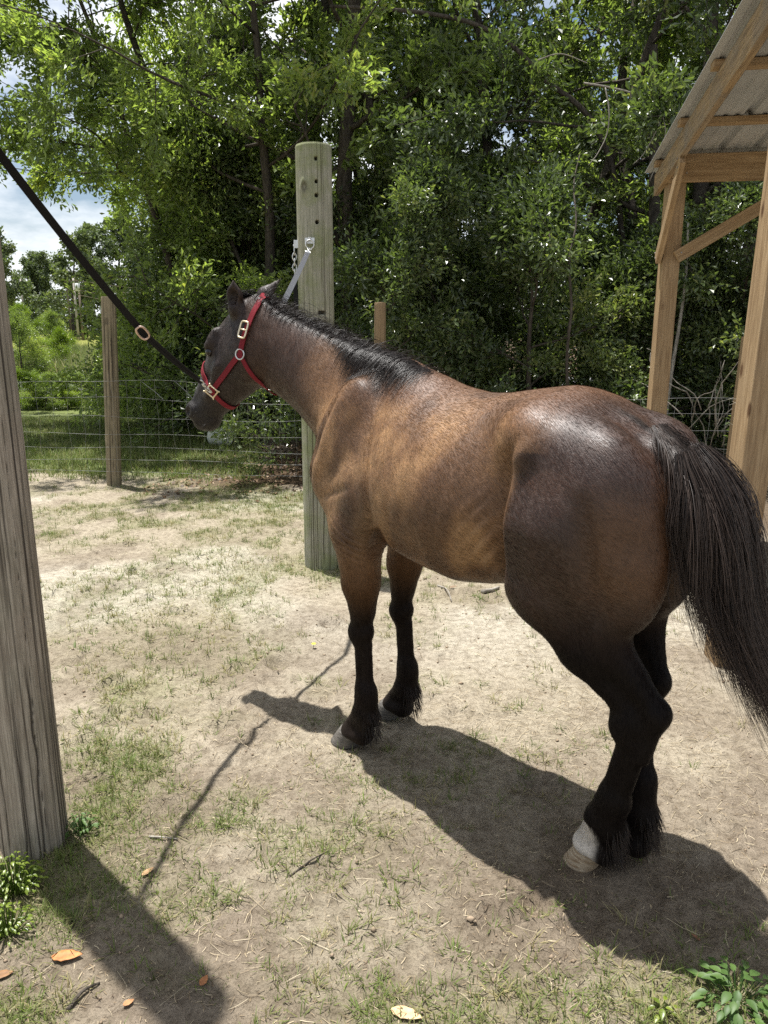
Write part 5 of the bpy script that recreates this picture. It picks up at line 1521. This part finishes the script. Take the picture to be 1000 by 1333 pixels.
def plant(name, kind, loc, rot, sc, leafmat, label, cat, group=None, bark=BARK, sz=None):
    tm, cm = KINDS_[kind]
    o = empty(name, loc, label, cat, group, rot); o.scale = (sc, sc, sc * (sz or 1))
    for nm, me, mt in (('trunk', tm, bark), ('crown', cm, leafmat)):
        if not me.materials: me.materials.append(mt)
        c = bpy.data.objects.new(nm, me); C.objects.link(c); c.parent = o
        c.material_slots[0].link = 'OBJECT'; c.material_slots[0].material = mt
    return o

def gp(px, Y):
    d = pix_ray(px, 424); return Vector((d.x / d.y * Y, Y, 0))
G_W = 'trees of the wood behind the fence'
plant('oak_tree', 'oak_a', gp(345, 12.2), 0.4, 0.95, L_OAK, 'broad sunlit oak left of the tall post, limbs reaching over the fence', 'tree', G_W)
plant('oak_tree', 'oak_b', gp(262, 13.6), 2.2, 1.0, L_OAK, 'slimmer oak close behind the broad oak on its left', 'tree', G_W)
plant('oak_tree', 'oak_b', gp(252, 15.5), 3.3, 1.2, L_OAK, 'oak farther back whose leaves fill the sky above the brown fence post', 'tree', G_W)
plant('oak_tree', 'oak_b', Vector((-6.5, 9.3, 0)), 2.4, 1.15, L_OAK, 'oak at the far left whose crown shows above the lead strap', 'tree', G_W, sz=1.12)
plant('oak_tree', 'oak_b', gp(-170, 14.5), 4.4, 1.15, L_OAK, 'oak at the left edge with its crown over the grey post', 'tree', G_W)
plant('leafy_tree', 'shrub_a', gp(338, 11.6), 0.7, 1.42, L_OAK, 'young leafy oak directly left of the tall post, leaves down to the fence', 'tree', G_W)
plant('leafy_tree', 'shrub_a', gp(255, 13.4), 3.9, 1.25, L_OAK, 'young leafy oak behind the horse head, shorter than the one beside the tall post', 'tree', G_W)
spots = [(455, 12.0, 'wood_a', 1.0), (560, 11.4, 'wood_b', 1.02), (640, 12.8, 'wood_a', 0.95), (715, 11.2, 'oak_b', 1.05), (800, 12.2, 'wood_b', 1.1), (880, 10.8, 'wood_a', 0.9),
         (965, 11.6, 'wood_b', 1.0), (1060, 11.0, 'oak_b', 1.0), (390, 15.5, 'wood_a', 1.1), (500, 16.2, 'oak_b', 1.3), (600, 15.8, 'wood_a', 1.15), (690, 17.0, 'wood_b', 1.3),
         (770, 15.6, 'oak_b', 1.3), (860, 16.4, 'wood_a', 1.15), (950, 15.2, 'wood_b', 1.25), (1050, 15.8, 'wood_a', 1.2), (1150, 13.4, 'oak_b', 1.2), (500, 21, 'wood_b', 1.3),
         (700, 21.5, 'wood_b', 1.25), (900, 22.5, 'wood_a', 1.15), (345, 19.5, 'wood_b', 1.25)]
for i, (px, Y, kd, sc) in enumerate(spots):
    lab = {0: 'dark leafy tree rising right behind the tall post', 5: 'dark leafy tree beside the low end of the shed roof', 3: 'dark tree whose bare limb arches over the fence'}.get(i, 'dark leafy tree standing in the thick of the wood')
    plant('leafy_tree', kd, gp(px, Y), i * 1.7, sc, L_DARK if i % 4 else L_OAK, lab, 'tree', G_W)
G_S = 'shrubs massed along the fence'
srng = np.random.default_rng(5)
sh_spots = [(222, 14.2, 'shrub_b', 1.0), (262, 13.6, 'shrub_b', 1.35), (300, 14.6, 'shrub_a', 1.25), (345, 13.8, 'shrub_a', 1.2), (390, 13.2, 'shrub_a', 1.25), (455, 9.2, 'shrub_a', 0.95), (575, 9.3, 'shrub_a', 0.85),
            (640, 10.2, 'shrub_b', 1.0), (690, 9.1, 'shrub_b', 1.25), (750, 10.4, 'shrub_b', 1.1), (815, 9.3, 'shrub_b', 0.9), (860, 9.6, 'shrub_b', 1.1), (925, 9.3, 'shrub_b', 0.9), (1000, 9.4, 'shrub_a', 0.9), (1080, 8.9, 'shrub_a', 1.0),
            (285, 16.5, 'shrub_a', 1.3), (335, 17, 'shrub_a', 1.5), (420, 12.6, 'shrub_a', 1.3), (530, 11.5, 'shrub_a', 1.1), (660, 12.2, 'shrub_a', 1.1), (770, 13, 'shrub_a', 1.2)]
for i, (px, Y, kd, sc) in enumerate(sh_spots):
    lab = {0: 'leafy shrub beside the brown fence post, leftmost of the hedge line'}.get(i, 'dense dark leafy shrub in the tangle behind the wire fence')
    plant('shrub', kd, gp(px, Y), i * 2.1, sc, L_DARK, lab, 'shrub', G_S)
# open ground left: cover, bright shrubs
for i, (px, Y, kd, sc, mt, lab) in enumerate([(72, 27, 'shrub_b', 0.62, L_BRIGHT, 'bright yellow green shrub beyond the road in the left gap'), (50, 32, 'shrub_a', 0.72, L_BRIGHT, 'taller rounded green shrub behind the yellow green one'),
        (82, 36, 'shrub_a', 0.66, L_OAK, 'rounded shrub at the far field edge right of the taller shrub'), (36, 25.5, 'shrub_b', 0.6, L_OAK, 'dull green shrub at the roadside by the grey post'), (20, 24.5, 'shrub_b', 0.8, L_OAK, 'dull green shrub half hidden by the grey post'),
        (130, 30, 'shrub_b', 0.5, L_BRIGHT, 'small pale green shrub beside the brown fence post in the field')]):
    plant('shrub', kd, gp(px, Y), i * 1.3, sc, mt, lab, 'shrub', 'shrubs in the open field')
G_C = 'low bushes along the roadside'
for i, (px, Y, sc) in enumerate([(28, 17, 0.40), (48, 16.2, 0.36), (62, 17.2, 0.42), (80, 16.5, 0.36), (96, 17.4, 0.42), (112, 16.6, 0.40), (128, 17.2, 0.42), (146, 16.4, 0.5), (165, 15.5, 0.6), (40, 19, 0.36), (90, 19.2, 0.36), (120, 19, 0.40), (8, 16.5, 0.5)]):
    plant('low_bush', 'shrub_b', gp(px, Y), i * 1.1, sc * 1.25, L_OAK if i % 3 else L_BRIGHT, 'low leafy bush on the verge in front of the road', 'bush', G_C, sz=0.5)
G_F = 'trees of the far wood across the field'
for i in range(26):
    px = -120 + i * 22 + srng.normal(0, 5); Y = 112 + srng.uniform(-8, 30)
    plant('far_tree', 'far_a' if i % 2 else 'far_b', gp(px, Y), i * 1.9, srng.uniform(0.85, 1.2), L_FAR, 'pale green tree in the far wood across the field', 'tree', G_F)

# the arching bare limb, pale dead twigs and saplings
def limb_from_pixels(pts, r0, r1, name, mat, parent, sides=8):
    P = [np.array(at_dist(px, py, Y)) for px, py, Y in pts]
    P = resample_smooth(P, 30)
    return MB().tube(P, np.linspace(r0, r1, len(P)), sides).build(name, mat, parent, True)
def resample_smooth(P, n):
    P = np.array(P, float); k = len(P)
    E = np.concatenate([[2 * P[0] - P[1]], P, [2 * P[-1] - P[-2]]]); out = []
    for t in np.linspace(0, k - 1, n):
        i = min(int(t), k - 2); f = t - i; p0, p1, p2, p3 = E[i], E[i + 1], E[i + 2], E[i + 3]
        out.append(0.5 * (2 * p1 + (p2 - p0) * f + (2 * p0 - 5 * p1 + 4 * p2 - p3) * f * f + (3 * p1 - p0 - 3 * p2 + p3) * f ** 3))
    return np.array(out)
arch = empty('bare_limb', at_dist(770, 250, 9.4), 'long bare limb arching out of the dark trees above the fence', 'branch')
limb_from_pixels([(430, 8, 10.4), (500, 12, 10.3), (560, 18, 10.3), (620, 32, 10.4), (670, 62, 10.5), (710, 105, 10.6), (745, 130, 10.7), (775, 165, 10.8), (800, 230, 10.9), (812, 330, 11)], 0.020, 0.042, 'limb', BARK, arch)
for pts, r in (([(760, 108, 9.0), (790, 113, 8.95), (825, 122, 8.9), (850, 138, 8.9), (862, 150, 8.9), (866, 175, 8.9), (858, 205, 8.9), (846, 235, 8.9)], 0.012),
               ([(788, 114, 8.95), (793, 145, 8.9), (790, 175, 8.9), (778, 200, 8.9), (766, 215, 8.9)], 0.009),
               ([(862, 152, 8.9), (852, 175, 8.85), (838, 200, 8.85), (824, 214, 8.85)], 0.007),
               ([(700, 78, 9.0), (730, 70, 8.9), (765, 82, 8.85)], 0.008)):
    limb_from_pixels(pts, r, r * 0.45, 'twig', BARK_P, arch, 5)
for pts, r0, r1, lab, mt in (([(742, 560, 8.0), (738, 470, 8.0), (744, 400, 8.0), (741, 340, 8.1), (750, 290, 8.3), (747, 240, 8.6), (755, 200, 9.0)], 0.018, 0.005, 'thin crooked sapling stem rising from the shrubs right of centre', BARK),
                             ([(860, 600, 8.6), (872, 500, 8.7), (885, 420, 8.8), (893, 360, 8.9), (896, 290, 9.0)], 0.026, 0.012, 'thin pale sapling stem just right of the far shed post', BARK_P),
                             ([(905, 620, 9.6), (935, 480, 9.8), (960, 380, 10.0), (985, 280, 10.2), (1010, 150, 10.4)], 0.10, 0.07, 'leaning dark trunk under the shed roof', BARK),
                             ([(845, 600, 10.2), (850, 420, 10.3), (852, 250, 10.4), (850, 60, 10.6)], 0.09, 0.06, 'straight dark trunk left of the far shed post', BARK),
                             ([(905, 610, 10.6), (903, 420, 10.7), (908, 250, 10.8)], 0.075, 0.05, 'dark trunk in the shade behind the far shed post', BARK)):
    o = empty('tree_trunk' if r0 > 0.05 else 'sapling', at_dist(pts[0][0], pts[0][1], pts[0][2]), lab, 'trunk')
    limb_from_pixels(pts, r0, r1, 'stem', mt, o)
dead = empty('dead_brush', at_dist(925, 560, 7.9), 'tangle of bare pale twigs behind the fence by the shed', 'brush')
for k in range(16):
    rg = np.random.default_rng(300 + k)
    p = np.array(at_dist(rg.uniform(885, 955), rg.uniform(520, 590), 7.9 + rg.uniform(0, 0.6)))
    P = wander(rg, p, (rg.normal(0, 0.6), rg.normal(0, 0.3), 1), rg.uniform(0.5, 1.1), 9, 0.20)
    MB().tube(P, np.linspace(rg.uniform(0.005, 0.011), 0.002, 10), 5).build('twig', BARK_P, dead, True)

# utility poles beyond the field
POLE = plain('pole_wood', (0.36, 0.33, 0.29), 0.9, 0, 0.1, 0.15, 3)
POLE_D = plain('pole_wood_dark', (0.16, 0.13, 0.10), 0.9, 0, 0.1, 0.15, 3)
for i, (px, ptop, Y, mt, lab) in enumerate([(101, 362, 96, POLE, 'pale utility pole with a transformer can beyond the field'), (107, 375, 97.5, POLE_D, 'shorter brown pole right behind the pale utility pole'), (92, 362, 102, POLE_D, 'thin dark utility pole left of the pale one'), (33, 362, 118, POLE, 'faint utility pole standing alone far left in the field')]):
    b = gp(px, Y); hh = CAM_H + pix_ray(px, ptop).z / pix_ray(px, ptop).y * Y
    o = empty('utility_pole', b, lab, 'pole', 'utility poles')
    MB().tube([b, b + Vector((0, 0, hh))], [0.15, 0.11], 10).build('shaft', mt, o, True)
    if i == 0:
        MB().tube([b + Vector((0.45, -0.1, hh - 1.5)), b + Vector((0.45, -0.1, hh - 0.6))], 0.28, 12).build('transformer', plain('transformer_grey', (0.55, 0.56, 0.56), 0.5), o, True)
        MB().box(b + Vector((0, -0.2, hh - 0.35)), (2.0, 0.12, 0.14)).build('crossarm', POLE_D, o)
        TOPP = b + Vector((0, 0, hh))
line = empty('power_line', TOPP, 'slack power lines running right from the pale utility pole', 'wires')
for k in range(4):
    a = np.array(TOPP + Vector((0, 0, -0.2 - 0.55 * k))); e = np.array([a[0] + 46, a[1] + 6 + 2 * k, a[2] - 0.3])
    MB().tube(sagline(a, e, 24, 1.7 + 0.25 * k), 0.022, 4).build('wire', POLE_D, line)
# ------------------------------------------------------------------ small things
# hay hung up by the shed post
hc = Vector((2.10, 3.98, 1.19))
hay = empty('hay_bundle', hc, 'grey stringy bundle of old hay hanging behind the near shed post', 'hay')
mb = MB(); n_ = 16
V = []; F = []
for i in range(n_):
    t = math.pi * i / (n_ - 1)
    for j in range(20):
        a = 6.283 * j / 20; k = 1 + 0.10 * math.sin(a * 5 + i) + 0.07 * math.sin(a * 9 - i * 2)
        V.append(tuple(hc + Vector((0.150 * math.sin(t) ** 0.8 * math.cos(a) * k, 0.15 * math.sin(t) ** 0.8 * math.sin(a) * k, 0.36 * math.cos(t)))))
for i in range(n_ - 1):
    for j in range(20): F.append((i * 20 + j, (i + 1) * 20 + j, (i + 1) * 20 + (j + 1) % 20, i * 20 + (j + 1) % 20))
HAYM = MAT('old_hay', 0.95, 0.1); _h = HAYM.noise(HAYM.coords('Object', (30, 30, 30)), 3, 5, 0.7); HAYM.to('Base Color', HAYM.ramp(_h, [(0.3, (0.12, 0.11, 0.085)), (0.7, (0.38, 0.36, 0.29))])); HAYM.bump(_h, 1, 0.02); HAYM = HAYM.m
mb.add(V, F).build('core', HAYM, hay, True)
S = []
for i in range(1500):
    t = math.acos(rng.uniform(-0.97, 0.97)); a = rng.uniform(0, 6.283)
    p = np.array(hc) + np.array([0.155 * math.sin(t) * math.cos(a), 0.155 * math.sin(t) * math.sin(a), 0.36 * math.cos(t)])
    S.append(wander(rng, p, rng.normal(0, 1, 3) + np.array([math.cos(a) * 0.3, math.sin(a) * 0.3, -0.6]), rng.uniform(0.06, 0.2), 6, 0.35))
hm_ = hair_mesh('strands', S, rng.uniform(0.0008, 0.0018, len(S)), 0.6)
_hs = MAT('hay_strand', 0.8, 0.2); _hs.to('Base Color', _hs.ramp(_hs.attr('tint'), [(0, (0.16, 0.14, 0.10)), (1, (0.52, 0.49, 0.40))]))
o = link_mesh('strands', hm_, _hs.m, hay); o['kind'] = 'stuff'
MB().tube([hc + Vector((0, 0, 0.30)), hc + Vector((-0.03, 0.0, 1.0)), hc + Vector((-0.08, 0.0, 1.85))], 0.005, 6).build('cord', BLACKWEB, hay, True)

# pale bucket tipped over in the shade beyond the fence
bc = on_ground(286, 581) + Vector((0, 0, 0.01))
bucket = empty('bucket', bc, 'pale plastic bucket lying tipped over in the shade beyond the fence', 'bucket')
V = []; F = []; nn = 28
axis = Vector((0.80, -0.30, 0.10)).normalized(); bu = Vector((0, 0, 1)); bu = (bu - axis * bu.dot(axis)).normalized(); bs = axis.cross(bu)
prof = [(0.0, 0.0), (0.0, 0.100), (0.012, 0.112), (0.26, 0.135), (0.262, 0.146), (0.285, 0.148), (0.288, 0.138), (0.27, 0.130), (0.02, 0.106), (0.018, 0.0)]
for (u, r) in prof:
    for j in range(nn):
        a = 6.283 * j / nn; V.append(bc + Vector((0, 0, 0.13)) - axis * 0.14 + axis * u + (bu * math.sin(a) + bs * math.cos(a)) * r)
for i in range(len(prof) - 1):
    for j in range(nn): F.append((i * nn + j, i * nn + (j + 1) % nn, (i + 1) * nn + (j + 1) % nn, (i + 1) * nn + j))
MB().add(V, F).build('pail', plain('pale_plastic', (0.60, 0.62, 0.52), 0.5, 0, 0.4, 0.12, 12), bucket, True)
MB().tube([bc + Vector((0, 0, 0.13)) + axis * 0.13 + bs * 0.148 * math.cos(t) - axis * (-0.10 * math.sin(t)) - bu * 0.10 * math.sin(t) for t in np.linspace(0, math.pi, 16)], 0.003, 6).build('handle', STEEL, bucket, True)

# fallen leaves
def fallen_leaf(px, py, L, W, az, col, label, curl=0.25):
    p = on_ground(px, py); z0 = gh(p.x, p.y) + 0.004
    V = []; F = []; n = 9
    for i in range(n):
        t = i / (n - 1); w = W * 0.5 * math.sin(math.pi * min(1, t ** 0.8 * 0.97 + 0.03)) ** 0.85
        for k in (-1, -0.5, 0, 0.5, 1):
            V.append(((t - 0.5) * L, k * w * (1 + 0.10 * math.sin(t * 22 + k)), 0.004 + curl * L * 0.16 * (abs(k) ** 1.6) * math.sin(math.pi * t) + 0.10 * L * curl * (2 * t - 1) ** 2))
    for i in range(n - 1):
        for k in range(4): F.append((i * 5 + k, (i + 1) * 5 + k, (i + 1) * 5 + k + 1, i * 5 + k + 1))
    o = MB().add(V, F).build('fallen_leaf', plain('dry_leaf', col, 0.6, 0, 0.3, 0.35, 60), None, True)
    o.location = (p.x, p.y, z0); o.rotation_euler = (rng.normal(0, 0.08), rng.normal(0, 0.08), az)
    so = o.modifiers.new('thick', 'SOLIDIFY'); so.thickness = 0.0008
    tag(o, label, 'leaf', 'fallen leaves')
fallen_leaf(88, 1246, 0.085, 0.036, 0.05, (0.40, 0.17, 0.06), 'large orange dead leaf lying left of the post shadow')
fallen_leaf(266, 1282, 0.034, 0.020, 1.2, (0.36, 0.15, 0.06), 'small orange dead leaf lying right of the post shadow')
fallen_leaf(168, 1308, 0.030, 0.018, 0.7, (0.40, 0.20, 0.09), 'small tan leaf lying inside the post shadow')
fallen_leaf(193, 1138, 0.045, 0.020, 0.9, (0.36, 0.22, 0.11), 'dull brown leaf lying between post base and rope shadow')
fallen_leaf(530, 1326, 0.085, 0.034, -0.35, (0.52, 0.35, 0.20), 'pale tan leaf at the bottom edge of the picture')
fallen_leaf(5, 1272, 0.05, 0.03, 0.4, (0.22, 0.12, 0.06), 'brown curled leaf under the weeds at the lower left corner')
fallen_leaf(905, 1228, 0.03, 0.009, 2.1, (0.20, 0.09, 0.05), 'narrow dark leaf lying on the sand below the hind hoof shadow')
fallen_leaf(590, 766, 0.06, 0.03, 0.4, (0.20, 0.14, 0.09), 'curled brown leaf on the sand seen under the horse belly')

def stick(pts, r, label, mat=None, cat='twig'):
    P = []
    for px, py, dz in pts:
        p = on_ground(px, py); P.append((p.x, p.y, gh(p.x, p.y) + dz))
    P = resample_smooth([np.array(q) for q in P], 14)
    o = MB().tube(P, np.linspace(r, r * 0.45, 14), 6).build('twig', mat or BARK, None, True); tag(o, label, cat, 'twigs')
stick([(88, 1312, 0.005), (108, 1292, 0.012), (130, 1278, 0.006)], 0.006, 'dark twig lying at the left edge of the post shadow')
stick([(378, 1143, 0.004), (405, 1128, 0.007), (428, 1113, 0.004)], 0.0035, 'thin dark twig lying on bare sand in the foreground')
stick([(628, 775, 0.012), (640, 770, 0.016), (650, 764, 0.012)], 0.016, 'short pale stick lying behind the horse belly', BARK_P)
stick([(570, 764, 0.01), (582, 772, 0.03), (588, 784, 0.01)], 0.007, 'crooked grey twig lying between fore and hind legs', BARK_P)
stick([(985, 648, 0.05), (1000, 645, 0.09), (1030, 650, 0.05)], 0.012, 'white bare stick lying in the shade by the hay', BARK_P)
stick([(195, 1094, 0.006), (215, 1098, 0.01), (232, 1099, 0.005)], 0.004, 'pale twig crossing the rope shadow', BARK_P)

# broad-leaved weeds
def weed(px, py, n, size, label, mat, h=0.07, rad=0.09):
    p = on_ground(px, py); z0 = gh(p.x, p.y)
    o = empty('weed', (p.x, p.y, z0), label, 'weed', 'weeds')
    st = MB(); 
    for i in range(n):
        a = i * 2.4 + rng.normal(0, 0.3); r = rad * math.sqrt((i + 0.5) / n); zz = h * rng.uniform(0.5, 1.1) * (1.15 - 0.6 * r / rad)
        b = Vector((p.x + r * math.cos(a), p.y + r * math.sin(a), z0 + zz))
        st.tube([(p.x + 0.3 * r * math.cos(a), p.y + 0.3 * r * math.sin(a), z0), tuple(b)], 0.0013, 4)
        L = size * rng.uniform(0.7, 1.2); W = L * 0.56; V = []; F = []
        d = Vector((math.cos(a), math.sin(a), rng.normal(-0.1, 0.2))).normalized(); s = d.cross(Vector((0, 0, 1))).normalized(); u = s.cross(d)
        m_ = 6
        for q in range(m_):
            t = q / (m_ - 1); w = W / 2 * (math.sin(math.pi * (t ** 0.75) * 0.96 + 0.04)) 
            for k in (-1, 0, 1): V.append(b + d * (t * L) + s * (k * w) + u * (abs(k) * w * 0.35 - 0.25 * L * t * t))
        for q in range(m_ - 1):
            for k in range(2): F.append((q * 3 + k, (q + 1) * 3 + k, (q + 1) * 3 + k + 1, q * 3 + k + 1))
        me = MB().add(V, F).mesh('leaf', True); set_attr(me, 'tint', np.full(len(V), rng.uniform(0.2, 0.9)))
        link_mesh('leaf', me, mat, o)
    st.build('stem', mat, o)
L_WEED = leaf_mat('weed_leaves', [(0, (0.05, 0.10, 0.025)), (1, (0.10, 0.17, 0.04))], 0.3, 0.5, 0.4)
weed(960, 1302, 60, 0.036, 'broad leaved green weed at the lower right corner', L_WEED, 0.06, 0.10)
weed(862, 1318, 9, 0.026, 'small bright green weed left of the broad leaved one', L_BRIGHT, 0.035, 0.03)
weed(20, 1165, 150, 0.016, 'bushy light green weed at the foot of the grey post, left edge', L_BRIGHT, 0.12, 0.085)
weed(10, 1215, 100, 0.015, 'light green weed below the bushy one at the left edge', L_BRIGHT, 0.08, 0.07)
weed(107, 1085, 50, 0.018, 'green weed growing against the right side of the grey post', L_WEED, 0.08, 0.05)
# dandelion
p = on_ground(408, 846); o = empty('dandelion', (p.x, p.y, gh(p.x, p.y)), 'single yellow flower near the rope shadow', 'flower')
MB().tube([(p.x, p.y, gh(p.x, p.y)), (p.x + 0.003, p.y, gh(p.x, p.y) + 0.022)], 0.0012, 5).build('stalk', L_WEED, o)
mb = MB()
for k in range(14):
    a = k * 6.283 / 14; c0 = Vector((p.x + 0.003, p.y, gh(p.x, p.y) + 0.023)); d = Vector((math.cos(a), math.sin(a), 0.35)); s = Vector((-math.sin(a), math.cos(a), 0))
    mb.add([c0, c0 + d * 0.010 + s * 0.0025, c0 + d * 0.014, c0 + d * 0.010 - s * 0.0025], [(0, 1, 2, 3)])
mb.build('petals', plain('yellow_petals', (0.75, 0.52, 0.03), 0.6), o)
